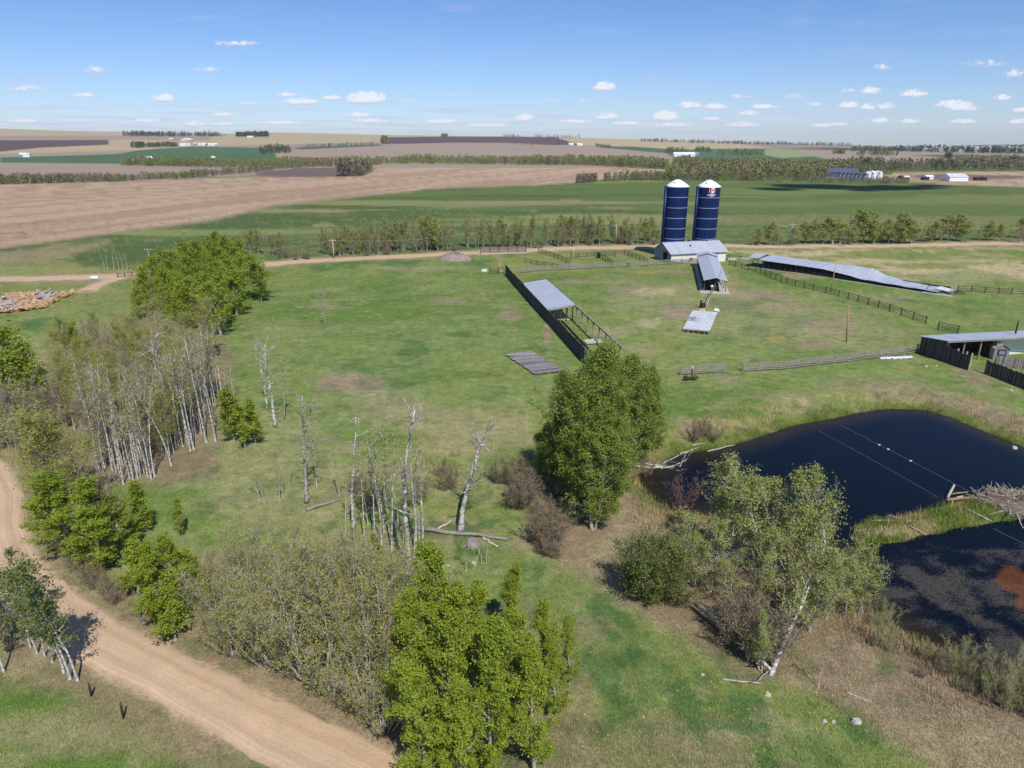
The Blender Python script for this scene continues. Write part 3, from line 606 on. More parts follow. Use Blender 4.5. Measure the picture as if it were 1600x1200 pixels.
# ------------------------------------------------------------------ pond water with floating scum
def pond():
    lo, hi = POND.min(0) - 1, POND.max(0) + 1; st = 0.45
    gx = np.arange(lo[0], hi[0], st); gy = np.arange(lo[1], hi[1], st); XX, YY = np.meshgrid(gx, gy); x, y = XX.ravel(), YY.ravel(); nx = len(gx)
    d = sdist(x, y, POND); keep = (d < 1.2)
    idx = np.arange(len(x)).reshape(XX.shape); q = np.stack((idx[:-1, :-1], idx[:-1, 1:], idx[1:, 1:], idx[1:, :-1]), -1).reshape(-1, 4)
    q = q[keep[q].all(1)]; used = np.unique(q); mp = np.full(len(x), -1); mp[used] = np.arange(len(used))
    x, y, d = x[used], y[used], d[used]; V = np.stack((x, y, np.full(len(x), WATER_Z)), -1)
    b = MB(); b.quads(V, mp[q], 0, True)
    px, py, _ = project(x, y, V[:, 2]); si = sdist(x, y, ISLE)
    n = fbm(x / 4, y / 2.2, 71, 4); n_ = fbm(x / 1.1, y / .8, 72, 3)
    def blob(cx, cy, rx, ry, rot=0.0):
        a = ((px - cx) * math.cos(rot) + (py - cy) * math.sin(rot)) / rx; c = (-(px - cx) * math.sin(rot) + (py - cy) * math.cos(rot)) / ry
        return np.clip(1.3 - a * a - c * c, 0, 1)
    near_part = sm(py, 815, 850)
    s = np.maximum.reduce([blob(1480, 930, 90, 32, .5), blob(1560, 990, 90, 26, .45), blob(1430, 900, 45, 20, .3), blob(1390, 960, 40, 20, .6) * .8, blob(1640, 900, 90, 20, .2) * .5]) * .95
    s = np.maximum(s, near_part * .68); s = np.maximum(s, sm(d, -4.0, -1.0) * .40 * sm(py, 860, 760)); s = np.maximum(s, blob(1190, 675 + 10, 60, 6, -.25) * .7); s = np.maximum(s, blob(1290, 660, 60, 5, -.2) * .5); s = np.maximum(s, sm(si, 3.5, .6) * .45)
    s = sm(s + (n - .5) * .9 + (n_ - .5) * .7, .42, .95)
    og = np.maximum(blob(1585, 905, 36, 24, .3), blob(1610, 945, 30, 14, .2)); og = sm(og + (n - .5) * .8, .35, .9)
    shallow = sm(d, -3.2, 0.0)
    o = b.obj('water', None); o['kind'] = 'structure'; o.data.materials.clear()
    set_col(o.data, np.stack((s, og, shallow), -1), 'Film')
    m = bpy.data.materials.new('pond_water'); m.use_nodes = True; t = NT(m.node_tree)
    p = t.n('ShaderNodeBsdfPrincipled'); ou = t.n('ShaderNodeOutputMaterial'); t.put(ou.inputs[0], p.outputs[0])
    at = t.n('ShaderNodeAttribute', attribute_name='Film'); se = t.n('ShaderNodeSeparateXYZ'); t.put(se.inputs[0], at.outputs['Vector']); pos = t.n('ShaderNodeNewGeometry').outputs['Position']
    fine = t.noise(t.v('MULTIPLY', pos, (1.0, 1.9, 1.0)), 6.0, 5, .75)
    fk = t.mr(t.m('ADD', se.outputs[0], t.m('MULTIPLY', t.m('SUBTRACT', fine, .5), 4.2)), .45, 1.3, 0, .72)
    ok = t.mr(t.m('ADD', se.outputs[1], t.m('MULTIPLY', t.m('SUBTRACT', fine, .5), 2.4)), .35, 1.3, 0, .62)
    c = t.mix(se.outputs[2], (0.003, 0.006, 0.012, 1), (0.026, 0.020, 0.010, 1))
    c = t.mix(fk, c, tuple(S(104, 98, 86)) + (1,)); c = t.mix(ok, c, tuple(S(150, 84, 26)) + (1,))
    t.put(p.inputs['Base Color'], c); t.put(p.inputs['Roughness'], t.mr(t.m('MAXIMUM', fk, ok), 0, 1, .06, .8)); p.inputs['IOR'].default_value = 1.33; p.inputs['Specular IOR Level'].default_value = .16
    bp = t.n('ShaderNodeBump'); bp.inputs['Strength'].default_value = .18; bp.inputs['Distance'].default_value = .05
    t.put(bp.inputs['Height'], t.noise(t.v('MULTIPLY', pos, (1.2, 2.6, 1.0)), 1.6, 4, .6)); t.put(p.inputs['Normal'], bp.outputs[0]); o.data.materials.append(m)
pond()
# ------------------------------------------------------------------ trees
def unit(v): return v / (np.linalg.norm(v) + 1e-9)
def path(rg, p, d, L, n, wander=0.12, lift=0.0):
    P = [np.array(p, float)]; d = unit(np.array(d, float))
    for i in range(n):
        d = unit(d + rg.normal(0, wander, 3) + np.array((0, 0, lift))); P.append(P[-1] + d * L / n)
    return np.array(P)
def along(P, t):
    k = t * (len(P) - 1); i = min(int(k), len(P) - 2); return P[i] + (P[i + 1] - P[i]) * (k - i), unit(P[i + 1] - P[i])
def around(rg, d, ang, az=None):                 # a direction at an angle from d
    a = np.cross(d, (0.31, 0.95, 0.12)); a = unit(a); b = np.cross(d, a); az = rg.uniform(0, 2 * math.pi) if az is None else az
    return unit(d * math.cos(ang) + (a * math.cos(az) + b * math.sin(az)) * math.sin(ang))
PROF = {'poplar': lambda t: 0.55 + 0.95 * math.sin(min(1, t * 1.05) ** 0.8 * math.pi) * 0.8 if t < .9 else 0.35,
        'cone': lambda t: max(0.2, 1.05 - 0.85 * t) * min(1, .45 + t * 4), 'vase': lambda t: 0.45 + 0.75 * t if t < .8 else .8}
def add_trunk(wb, P, r, n=6, tip=0.012):
    t = np.linspace(0, 1, len(P)); wb.tube(P, np.maximum(r * (1 - t) ** 0.85 * (1 + .35 * np.exp(-t * 14)), tip), n)
def make_tree(seed, h=10, r=0.13, cb=0.2, width=2.4, nl=26, ang=(70, 32), sub=4, nleaf=9000, leaf=0.15, spread=0.24, prof='poplar', stems=1, fan=0.12, wander=0.05,
              trunk_mat='bark_pale', leaf_mat_='leaf_bright', twigs=0, twig_mat='twig_grey', twig_r=0.012, name='aspen_tree', lean=(0, 0), up=0.5, min_r=0.014):
    rg = np.random.default_rng(seed); wb, cb_ = MB(), MB(); anchors = []; wts = []
    for s in range(stems):
        hs = h * (1 if s == 0 else rg.uniform(.66, .98)); az = s * 2.4 + rg.uniform(0, .8); o = 0.16 * math.sqrt(s) * (h / 8)
        d = np.array((lean[0] + fan * math.cos(az) * (s > 0) * rg.uniform(.5, 1.3), lean[1] + fan * math.sin(az) * (s > 0) * rg.uniform(.5, 1.3), 1.0))
        P = path(rg, (o * math.cos(az), o * math.sin(az), -0.15), d, hs, 10, wander, 0.03); rs = r * (1 if s == 0 else rg.uniform(.5, .9)); add_trunk(wb, P, rs)
        for i in range(max(4, int(nl * hs / h))):
            u = (i + rg.uniform(0, .9)) / max(4, int(nl * hs / h)); t = cb + (0.985 - cb) * u
            p, td = along(P, t); a = R(ang[0] + (ang[1] - ang[0]) * u) * rg.uniform(.8, 1.2)
            ld = around(rg, unit(td * .6 + np.array((0, 0, .4))), a, i * 2.399 + rg.normal(0, .5)); L = width * PROF[prof](u) * rg.uniform(.65, 1.15)
            LP = path(rg, p, ld, L, 4, .12, .10); lr = max(min(rs * (1 - t) * .6 + .008, rs * .5), min_r)
            wb.tube(LP, np.linspace(lr, min_r * .7, 5), 4)
            for q in range(4): anchors.append(LP[q + 1]); wts.append(.6 + .4 * q)
            for k in range(sub):
                bp, bd = along(LP, rg.uniform(.25, 1)); SP_ = path(rg, bp, around(rg, bd, R(rg.uniform(25, 65))), L * rg.uniform(.22, .5), 2, .2, .14)
                if k < 3 or twigs: (cb_ if twigs else wb).tube(SP_, (min_r * .75, min_r * .6, min_r * .4), 3, 1 if twigs else 0)
                anchors += [SP_[1], SP_[2]]; wts += [1.3, 1.6]
                for tw in range(twigs):
                    tp, td2 = along(SP_, rg.uniform(.1, 1)); TP = path(rg, tp, around(rg, td2, R(rg.uniform(20, 50))), rg.uniform(.3, .8) * min(1, L * .5), 2, .15, .15)
                    cb_.tube(TP, (twig_r, twig_r * .8, twig_r * .5), 3, 1); anchors.append(TP[2]); wts.append(1.2)
        anchors.append(P[-1]); wts.append(2.5)
    A = np.array(anchors); wt = np.array(wts) * rg.uniform(.25, 1.6, len(A))
    if nleaf:
        ids = rg.choice(len(A), nleaf, p=wt / wt.sum()); Pn = A[ids] + rg.normal(0, spread, (nleaf, 3)) * rg.uniform(.35, 1.15, (nleaf, 1))
        Pn = Pn[Pn[:, 2] > 0.12]; c = A.mean(0); out = (Pn - c); out /= np.linalg.norm(out, axis=1)[:, None] + 1e-6
        cb_.leaves(Pn, leaf, rg, 0, up, .72, out * .7)
    root = bpy.data.objects.new(name, None); root.empty_display_size = .3
    tr = bpy.data.objects.new('trunk', wb.mesh(name + '_trunk', M[trunk_mat])); tr.parent = root
    if cb_.n: cr = bpy.data.objects.new('crown', cb_.mesh(name + '_crown', [M[leaf_mat_], M[twig_mat]])); cr.parent = root
    return root
def make_snag(seed, path_pts, r, limbs=9, lim_len=1.6, name='dead_birch', bark='bark_white', fork=True, twig=True, tip=.03):
    """a dead standing trunk along given local points, with broken limbs"""
    rg = np.random.default_rng(seed); b = MB(); r *= 1.2; P = smooth_line(path_pts, 5); P = P + rg.normal(0, .025, P.shape) * (np.arange(len(P)) > 0)[:, None]
    t = np.linspace(0, 1, len(P)); b.tube(P, np.maximum(r * (1 - t * .8) * (1 + .5 * np.exp(-t * 16)) * rg.uniform(.88, 1.12, len(P)), tip), 8, cap=True)
    H = np.linalg.norm(P[-1] - P[0])
    for i in range(int(limbs * 1.7)):
        u = rg.uniform(.32, .97) if i else .9; p, d = along(P, u); L = lim_len * rg.uniform(.35, 1.2) * (1.1 if u > .6 else .7)
        LP = path(rg, p, around(rg, d, R(rg.uniform(35, 75))), L, 5, .22, .06); lr = max(r * (1 - u * .8) * .5, .02)
        b.tube(LP, np.linspace(lr, .016, 6), 5)
        if twig:
            for k in range(8):
                q, e = along(LP, rg.uniform(.2, 1)); b.tube(path(rg, q, around(rg, e, R(rg.uniform(25, 70))), L * rg.uniform(.2, .5), 3, .25, .05), (.016, .013, .010, .007), 3, 1)
    root = bpy.data.objects.new(name, None); tr = bpy.data.objects.new('trunk', b.mesh(name + '_trunk', [M[bark], M['twig_grey']])); tr.parent = root
    return root
def put_tree(root, loc, rz, sc, label, cat, group=None, first=set()):
    """the first use links the prototype itself, later uses copy it and its parts"""
    if root.name not in SC.collection.objects:
        link(root)
        for c in root.children: link(c)
        root.location = loc; root.rotation_euler = (0, 0, rz); root.scale = (sc, sc, sc) if np.isscalar(sc) else sc; r = root
    else: r = dup(root, loc, rz, sc)
    return tag(r, label, cat, group)
def plant(protos, px, py, top, label, group=None, cat='tree', h0=10.0, sway=0.08, wide=1.0, k=None):
    """plant one of the kind at the foot pixel, as tall as the photo shows it"""
    p = g1(px, py); q = at_depth(px, top, p[1]); sc = max((q[2] - p[2]) / h0, .08)
    i = random.randrange(len(protos)) if k is None else k
    s = (sc * wide * random.uniform(1 - sway, 1 + sway), sc * wide * random.uniform(1 - sway, 1 + sway), sc)
    return put_tree(protos[i], p, random.uniform(0, 6.28), s, label, cat, group)
def snag(px, py, tops, r, label, seed, group=None, limbs=9, ll=1.6, bark='bark_white', name='dead_birch', dy=0.0, twig=True):
    p = g1(px, py); pts = [np.zeros(3)]
    for i, (a, b_) in enumerate(tops): q = at_depth(a, b_, p[1] + dy * (i + 1)); pts.append(q - p)
    pts[0] = np.array((0, 0, -.1)); return put_tree(make_snag(seed, pts, r, limbs, ll, name, bark, twig=twig), p, 0.0, 1.0, label, 'dead tree', group)

# ---- prototypes
BRIGHT = [make_tree(100 + i, 10, .11, .08, 1.55, 34, (60, 20), 4, 22000, .105, .15, 'poplar', name='aspen_tree', wander=.035) for i in range(4)]
BRIGHT_FAR = [make_tree(120 + i, 10, .13, .12, 2.3, 24, (66, 28), 4, 4200, .25, .32, 'poplar', name='aspen_tree', stems=2, fan=.10) for i in range(4)]
POPLAR = [make_tree(140 + i, 15, .18, .10, 3.0, 44, (60, 24), 5, 30000, .16, .28, 'poplar', name='balsam_poplar', leaf_mat_='leaf_poplar', stems=2, fan=.10) for i in range(3)]
SAPLING = [make_tree(160 + i, 5, .05, .12, 1.1, 22, (58, 25), 4, 4200, .12, .16, 'cone', name='young_aspen', wander=.04) for i in range(3)]
WILLOW = [make_tree(180 + i, 6.5, .06, .16, 1.3, 13, (42, 16), 4, 5600, .062, .15, 'vase', name='willow_shrub', stems=9, fan=.46, trunk_mat='bark_pale', leaf_mat_='bud_olive', twigs=3, twig_mat='twig_grey', twig_r=.0065, wander=.06, min_r=.015) for i in range(4)]
BUDDING = [make_tree(200 + i, 8.5, .09, .22, 2.0, 24, (55, 25), 5, 8500, .095, .24, 'poplar', name='budding_aspen', stems=2, fan=.12, trunk_mat='bark_pale', leaf_mat_='bud_olive', twigs=3, twig_r=.010) for i in range(3)]
POLE = [make_tree(220 + i, 9, .046, .48, .6, 10, (36, 15), 3, 170, .08, .12, 'poplar', name='bare_aspen', leaf_mat_='bud_olive', twigs=2, twig_r=.007, wander=.025, trunk_mat='bark_white') for i in range(6)]
BARE = [make_tree(240 + i, 7, .06, .18, 1.4, 20, (48, 22), 5, 1500, .08, .2, 'vase', name='leafless_shrub', stems=5, fan=.22, trunk_mat='bark_grey', leaf_mat_='bud_brown', twigs=3, twig_mat='twig_grey', twig_r=.011) for i in range(3)]
SHRUB = [make_tree(260 + i, 3.0, .03, .08, .75, 13, (50, 25), 4, 2400, .06, .13, 'vase', name='brown_shrub', stems=9, fan=.5, trunk_mat='twig_brown', leaf_mat_='bud_brown', twigs=3, twig_mat='twig_brown', twig_r=.009) for i in range(3)]
REDSHRUB = [make_tree(270 + i, 3.0, .03, .1, .7, 12, (45, 22), 4, 0, .06, .12, 'vase', name='red_twig_shrub', stems=9, fan=.5, trunk_mat='twig_red', twigs=3, twig_mat='twig_red', twig_r=.010) for i in range(1)]
SAGE = [make_tree(280 + i, 9, .09, .18, 2.0, 26, (50, 22), 5, 6000, .12, .20, 'poplar', name='silver_poplar', stems=2, fan=.18, trunk_mat='bark_white', leaf_mat_='leaf_sage', wander=.07, min_r=.02) for i in range(4)]
DARKB = [make_tree(295 + i, 5, .05, .08, 1.6, 18, (58, 26), 5, 5200, .10, .2, 'vase', name='dark_bush', stems=5, fan=.35, trunk_mat='bark_dark', leaf_mat_='leaf_dark') for i in range(2)]
SPARSE = [make_tree(300 + i, 10, .085, .30, 1.35, 20, (52, 28), 4, 1900, .14, .2, 'poplar', name='white_aspen', trunk_mat='bark_white', leaf_mat_='leaf_dark', wander=.05, min_r=.016) for i in range(3)]
ROWBARE = [make_tree(320 + i, 9, .08, .2, 1.35, 16, (48, 24), 4, 900, .20, .28, 'poplar', name='roadside_aspen', leaf_mat_='bud_green', stems=2, fan=.12, twigs=1, twig_r=.016, trunk_mat='bark_pale', min_r=.03) for i in range(4)]
ROWLEAF = [make_tree(330 + i, 9, .12, .16, 2.4, 22, (60, 30), 4, 2400, .30, .36, 'poplar', name='leafy_aspen', leaf_mat_='leaf_sage', stems=2, fan=.1, trunk_mat='bark_pale') for i in range(3)]

# ---- foreground grove of bright aspens, bottom centre
G = 'bright aspens of the grove at the bottom edge'
for i, (x, y, t, lab) in enumerate([
    (692, 1085, 838, 'tall bright green aspen at the far end of the bottom grove, below the fallen log'),
    (652, 1165, 930, 'leafy aspen on the left flank of the bottom grove, beside the olive willows'),
    (705, 1200, 925, 'broad bright aspen in the front left of the bottom grove'),
    (752, 1130, 912, 'bright aspen in the middle of the bottom grove with pale trunk showing'),
    (765, 1230, 985, 'front aspen of the bottom grove cut by the lower picture edge'),
    (800, 1150, 950, 'bright aspen right of the middle of the bottom grove'),
    (796, 1010, 884, 'small pointed aspen standing alone behind the bottom grove'),
    (846, 1090, 940, 'slender leafy aspen on the right side of the bottom grove'),
    (890, 1070, 968, 'small round aspen at the right end of the bottom grove, three stems showing'),
    (835, 1210, 1010, 'yellow green aspen at the front right of the bottom grove'),
    (665, 1245, 1020, 'low bright aspen at the lower left corner of the bottom grove'),
    (722, 1265, 1060, 'aspen crown reaching in from below the bottom grove'),
    (868, 1120, 1005, 'low leafy aspen tucked against the small round one at the grove end')]):
    plant(BRIGHT, x, y, t, lab, G, k=i % 4, wide=.98 if t < 1000 else 1.1)
for i, (x, y, t, lab) in enumerate([(597, 905, 838, 'small green aspen left of the tall white dead birch'), (612, 965, 880, 'leafy young aspen below the small green one beside the birch foot'), (632, 940, 905, 'low green sapling at the foot of the forked white birch'), (660, 1000, 930, 'green sapling squeezed between willows and bottom grove')]):
    plant(SAPLING, x, y, t, lab, None, h0=5, wide=1.25, k=i % 3)
# ---- olive willows of the lower left
G = 'olive budding willows beside the bend of the road'
for i, (x, y, t) in enumerate([(369, 978, 844), (406, 1008, 854), (449, 1018, 844), (489, 1038, 844), (534, 1028, 850), (579, 1053, 862), (624, 1068, 874), (334, 953, 862), (384, 963, 842), (434, 963, 829), (484, 968, 832), (534, 973, 839), (589, 988, 854), (618, 1008, 884),
                               (514, 1078, 899), (574, 1098, 924), (628, 1108, 944), (609, 1038, 894), (459, 1053, 894), (648, 1058, 929), (419, 1038, 899), (364, 1023, 924), (554, 908, 829), (474, 918, 826), (624, 948, 854), (658, 1148, 1004), (599, 1143, 984), (334, 998, 899)]):
    plant(WILLOW, x, y, t, 'olive budding willow in the thicket between the road bend and the bottom grove', G, 'shrub', 6.5, wide=1.12, k=i % 4)
for i, (x, y, t) in enumerate([(470, 1060, 880), (575, 1070, 905), (640, 1120, 960), (400, 1020, 860), (655, 1060, 920)] + [(330 + 310 * q, 985 + 120 * q + rng.uniform(-25, 35), 858 + 70 * q + rng.uniform(-15, 30)) for q in rng.uniform(0, 1, 20)]):
    plant(POLE, x, y, t, 'pale bare stem rising out of the olive willow thicket', 'bare stems in the willow thicket', h0=9, wide=1.25)
# ---- green trees along the inside of the bend
for i, (pr, x, y, t, lab, wd) in enumerate([
    (BRIGHT, 120, 870, 742, 'broad bright aspen on the road side, leftmost of the bend clump', 1.85), (BRIGHT, 158, 890, 752, 'bright aspen in the middle of the bend clump beside a dead grey tree', 1.85), (BRIGHT, 95, 855, 770, 'low bright aspen at the road edge of the bend clump', 2.0), (BRIGHT, 195, 870, 775, 'bright aspen behind the dead grey tree of the bend clump', 1.6),
    (SAPLING, 230, 830, 750, 'single small green aspen on open grass behind the bend clump', 1.25), (SAPLING, 281, 838, 780, 'tiny green sapling alone on the grass right of the small aspen', 1.0),
    (SAPLING, 218, 930, 845, 'small leafy aspen below the dead grey tree near the road', 1.3), (BRIGHT, 258, 985, 850, 'leafy aspen at the left edge of the willow thicket', 1.5), (BRIGHT, 292, 955, 832, 'bright aspen standing out at the top left of the willow thicket', 1.3), (SAPLING, 275, 1000, 905, 'low yellow green sapling at the road edge of the willow thicket', 1.5), (SAPLING, 318, 935, 850, 'green sapling behind the willow thicket', 1.3)]):
    plant(pr, x, y, t, lab, None, h0=10 if pr is BRIGHT else 5, wide=wd)
snag(196, 872, [(186, 830), (172, 790), (158, 768)], .13, 'dead grey tree with tangled bare branches among the bright aspens by the bend', 11, limbs=14, ll=2.2, bark='bark_grey', name='dead_tree')
for i in range(26):
    q = i / 25; x, y = 70 + 190 * q + rng.normal(0, 6), 850 + 165 * q + rng.normal(0, 7)
    if pdist(np.array([g1(x, y)[0]]), np.array([g1(x, y)[1]]), ROAD_NEAR)[0] > 2.6: plant(SHRUB if i % 3 else WILLOW, x, y, y - rng.uniform(22, 46), 'low brown brush on the inner verge of the road bend', 'brush on the verge of the road bend', 'shrub', 3.0 if i % 3 else 6.5, wide=1.15)
# ---- pale trunked aspens at the bottom left corner
for i, (x, y, t, lab) in enumerate([(58, 1022, 880, 'white aspen in the left clump, second group from the frame edge'), (70, 1026, 905, 'thin white aspen beside its twin left of the road shadow'), (48, 1012, 870, 'white aspen with sparse dark leaves farthest left of the clump'), (110, 1062, 858, 'tall white aspen leaning over the road at the lower left'), (122, 1064, 885, 'white aspen nearest to the gravel, throwing its shade over the road'), (100, 1052, 880, 'sparse leaved white aspen behind the leaning one'), (6, 1050, 900, 'white aspen cut by the left picture edge'), (20, 985, 850, 'sparse aspen at the left edge close to the road curve'), (82, 1035, 930, 'short leafy aspen in the middle of the lower left clump'), (-15, 1010, 860, 'dark leaved aspen half outside the left edge')]):
    plant(SPARSE, x, y, t, lab, 'white trunked aspens at the lower left corner', wide=1.15, k=i % 3)
# ---- olive tree and dark trees at the left edge
for i, (x, y, t) in enumerate([(88, 800, 645), (65, 780, 660), (115, 790, 670)]):
    plant(BUDDING, x, y, t, ['wide olive budding aspen above the road curve', 'olive aspen leaning towards the road at the left', 'olive aspen between the road curve and the bare poles'][i], 'olive aspens above the road curve', h0=8.5, wide=1.25, k=i)
for i, (x, y, t, lab) in enumerate([(22, 668, 520, 'large round green tree at the left picture edge'), (50, 660, 545, 'green tree behind the large round one at the left edge'), (-12, 690, 560, 'green tree half outside the left edge above the road'), (78, 640, 580, 'low green tree beside the grey thicket at the left edge')]):
    plant(BRIGHT_FAR, x, y, t, lab, 'green trees at the left edge', wide=1.15)
for i, (x, y, t) in enumerate([(20, 700, 610), (48, 690, 600), (72, 680, 595), (0, 705, 630), (95, 660, 590), (35, 715, 640)]):
    plant(BARE, x, y, t, 'leafless grey shrub below the round green trees at the left edge', 'grey shrubs at the left edge', 'shrub', 7)
# ---- grey leafless thicket, pale poles
G = 'leafless grey shrubs of the left wood'
k = 0
poly_ = np.array([(85, 660), (110, 590), (150, 545), (215, 530), (240, 560), (260, 600), (330, 600), (335, 640), (300, 690), (200, 720), (140, 740), (120, 700)], float)
while k < 26:
    x, y = rng.uniform(80, 340), rng.uniform(525, 745)
    if sdist(np.array([x]), np.array([y]), poly_)[0] < 0:
        plant(BARE, x, y, y - rng.uniform(62, 92) * (.8 + .45 * (y - 525) / 220), 'leafless grey brown shrub in the dense wood left of the pasture', G, 'shrub', 7); k += 1
for i in range(22):
    u = rng.uniform(0, 1); x = 95 + 230 * u; y = rng.uniform(590, 735 - abs(x - 210) * .35); plant(BUDDING, x, y, y - rng.uniform(75, 105), 'olive budding aspen among the bare trees of the left wood', 'olive aspens of the left wood', h0=8.5, wide=.9)
G = 'thin pale bare aspens of the left wood'
for i in range(90):
    u = rng.uniform(0, 1); x = 150 + 215 * u + rng.normal(0, 9); y = np.interp(x, [140, 200, 235, 270, 310, 345, 370], [735, 752, 748, 715, 690, 655, 640]) - abs(rng.normal(0, 26))
    plant(POLE, x, y, y - rng.uniform(95, 160) * (.7 + .5 * (y - 560) / 190), 'thin bare aspen pole in the pale stand along the wood edge', G, h0=9, wide=1.15)
for i, (x, y, t) in enumerate([(193, 757, 620), (203, 748, 640), (216, 748, 610), (236, 748, 590), (242, 745, 600), (268, 728, 570), (298, 705, 545), (303, 703, 560), (323, 692, 520), (337, 690, 545), (350, 640, 500), (292, 600, 500)]):
    plant(POLE, x, y, t, 'tall pale aspen pole at the very edge of the left wood', 'pale poles on the wood edge', h0=9, wide=1.7)
snag(262, 640, [(250, 600), (240, 560), (237, 518)], .17, 'thick forked dead birch in the middle of the left wood', 21, limbs=16, ll=2.6)
snag(268, 632, [(256, 580), (248, 555), (243, 530)], .13, 'white birch trunk leaning beside the forked dead birch', 22, limbs=10, ll=2.0)
snag(120, 600, [(121, 570), (119, 545)], .10, 'white birch trunk under a small green crown in the left thicket', 23, limbs=3, ll=1.0)
plant(BRIGHT_FAR, 120, 592, 508, 'small green crowned birch standing out of the grey thicket', h0=10, wide=.9)
for x, y, t in [(330, 560, 470), (250, 560, 470), (215, 570, 495), (200, 620, 520), (275, 585, 500), (300, 560, 490), (180, 650, 560), (235, 650, 570), (160, 560, 490)]:
    plant(BUDDING, x, y, t, 'olive budding aspen among the bare trees of the left wood', 'olive aspens of the left wood', h0=8.5)
# ---- dense green grove beyond
G = 'dense green aspens of the far left grove'; k = 0
poly_ = np.array([(205, 498), (225, 478), (262, 455), (310, 428), (360, 425), (412, 448), (414, 470), (376, 488), (352, 522), (312, 512), (280, 524), (240, 500)], float)
pts_ = []
while k < 62:
    x, y = rng.uniform(195, 420), rng.uniform(420, 528)
    if sdist(np.array([x]), np.array([y]), poly_)[0] < 0:
        pts_.append((x, y)); k += 1
for x, y in pts_: plant(BRIGHT_FAR if rng.random() < .85 else BUDDING, x, y, y - rng.uniform(50, 72), 'green aspen in the dense grove at the far left of the pasture', G, h0=10, wide=1.1)
for x, y, t, lab in [(345, 524, 440, 'bright aspen at the near tip of the far left grove'), (312, 516, 438, 'leafy aspen left of the near tip of the far grove'), (370, 492, 408, 'tall aspen on the pasture side of the far left grove'), (408, 470, 396, 'olive aspen at the right end of the far left grove'), (215, 500, 452, 'bright bushy aspen at the left end of the far grove')]:
    plant(BRIGHT_FAR, x, y, t, lab, G, wide=1.2)
# ---- single trees and dead birches of the pasture
snag(508, 510, [(506, 490), (500, 463)], .11, 'lone thin leafless tree out on the open pasture', 31, limbs=12, ll=1.6, bark='bark_grey', name='leafless_tree')
for x, y, t in [(383, 698, 604), (366, 690, 612), (400, 694, 618)]: plant(SAPLING, x, y, t, 'bright leafy aspen of the small clump between the pale poles and the dead birches', 'small clump at the wood edge', h0=5, wide=1.2)
snag(430, 667, [(424, 620), (416, 575), (414, 538)], .15, 'dead white birch with a crooked broken top, left on the pasture', 41, limbs=14, ll=1.8)
snag(418, 640, [(411, 595), (402, 552), (399, 538)], .11, 'slim dead birch behind the crooked white one', 42, limbs=9, ll=1.2)
snag(445, 655, [(443, 610), (440, 560)], .06, 'thin grey dead stem right of the crooked white birch', 43, limbs=14, ll=1.1, bark='bark_pale')
snag(479, 785, [(477, 735), (474, 680), (472, 618)], .15, 'straight dead birch with level side branches above a fallen log', 44, limbs=18, ll=1.9, bark='bark_pale')
snag(552, 826, [(550, 770), (554, 710), (556, 652)], .13, 'dead birch with a dark broken tip, left of the big white birch', 45, limbs=7, ll=1.1)
snag(641, 900, [(635, 830), (632, 755), (637, 700), (648, 640)], .17, 'tallest dead white birch, bending at its top, in the middle of the meadow', 46, limbs=13, ll=1.8)
snag(645, 895, [(650, 830), (645, 770), (642, 735)], .09, 'second white stem rising from the foot of the tallest dead birch', 47, limbs=7, ll=1.2)
snag(719, 830, [(724, 790), (736, 745), (748, 700), (768, 655)], .2, 'stout dead birch leaning right beside the cross of fallen logs', 48, limbs=12, ll=2.0)
for i, (x, y, t) in enumerate([(586, 845, 700), (600, 832, 690), (608, 830, 720), (575, 820, 730), (620, 850, 735), (655, 870, 740), (556, 860, 790), (592, 800, 700), (630, 850, 760), (568, 800, 740), (612, 860, 660), (596, 850, 668), (583, 835, 660), (605, 800, 650), (660, 880, 700), (622, 815, 680), (570, 845, 700), (648, 860, 690), (540, 835, 720)]):
    plant(POLE, x, y, t, 'thin leafless aspen between the two dead white birches', 'bare aspens among the dead birches', h0=9, wide=1.6)
for i, (x, y, t) in enumerate([(413, 788, 725), (405, 778, 730), (437, 782, 722), (444, 780, 728), (452, 760, 720), (728, 893, 840), (760, 880, 835), (752, 880, 845), (530, 775, 700), (495, 760, 690)]):
    plant(POLE, x, y, t, 'small leafless sapling standing on the open meadow', 'leafless saplings on the meadow', h0=9, wide=2.0)
for x, y, t in [(700, 765, 722), (585, 790, 735), (650, 790, 745), (560, 770, 735), (690, 745, 715)]: plant(SHRUB, x, y, t, 'small thin shrub on the meadow near the dead birches', 'thin shrubs on the meadow', 'shrub', 3.0)
# ---- big poplar grove in the middle
G = 'balsam poplars of the middle grove'
for i, (x, y, t, lab) in enumerate([(925, 828, 640, 'front poplar of the middle grove with white stems at its foot'), (893, 800, 600, 'broad poplar on the left front of the middle grove'), (870, 770, 585, 'dark leafed poplar at the left edge of the middle grove'), (905, 770, 552, 'tall poplar at the back left of the middle grove'), (940, 775, 548, 'tallest poplar in the centre of the middle grove'),
                                    (955, 750, 556, 'poplar filling the back of the middle grove'), (985, 732, 552, 'tall poplar at the back right of the middle grove with a pale trunk'), (1008, 720, 575, 'poplar at the right end of the middle grove by the pond'), (948, 800, 620, 'poplar right of the front one in the middle grove'), (850, 755, 660, 'low dark poplar leaning out at the left of the middle grove'), (1020, 705, 610, 'small poplar at the far right of the middle grove')]):
    plant(POPLAR, x, y, t, lab, G, h0=15, wide=.98, k=i % 3)
G = 'brown shrubs at the foot of the middle grove'
for i in range(17):
    u = rng.uniform(0, 1); x = 800 + 75 * u + rng.normal(0, 14); y = 745 + 120 * u + rng.normal(0, 14)
    plant(SHRUB, x, y, y - rng.uniform(30, 54), 'brown willow shrub in the strip left of the middle grove', G, 'shrub', 3.0, wide=1.05)
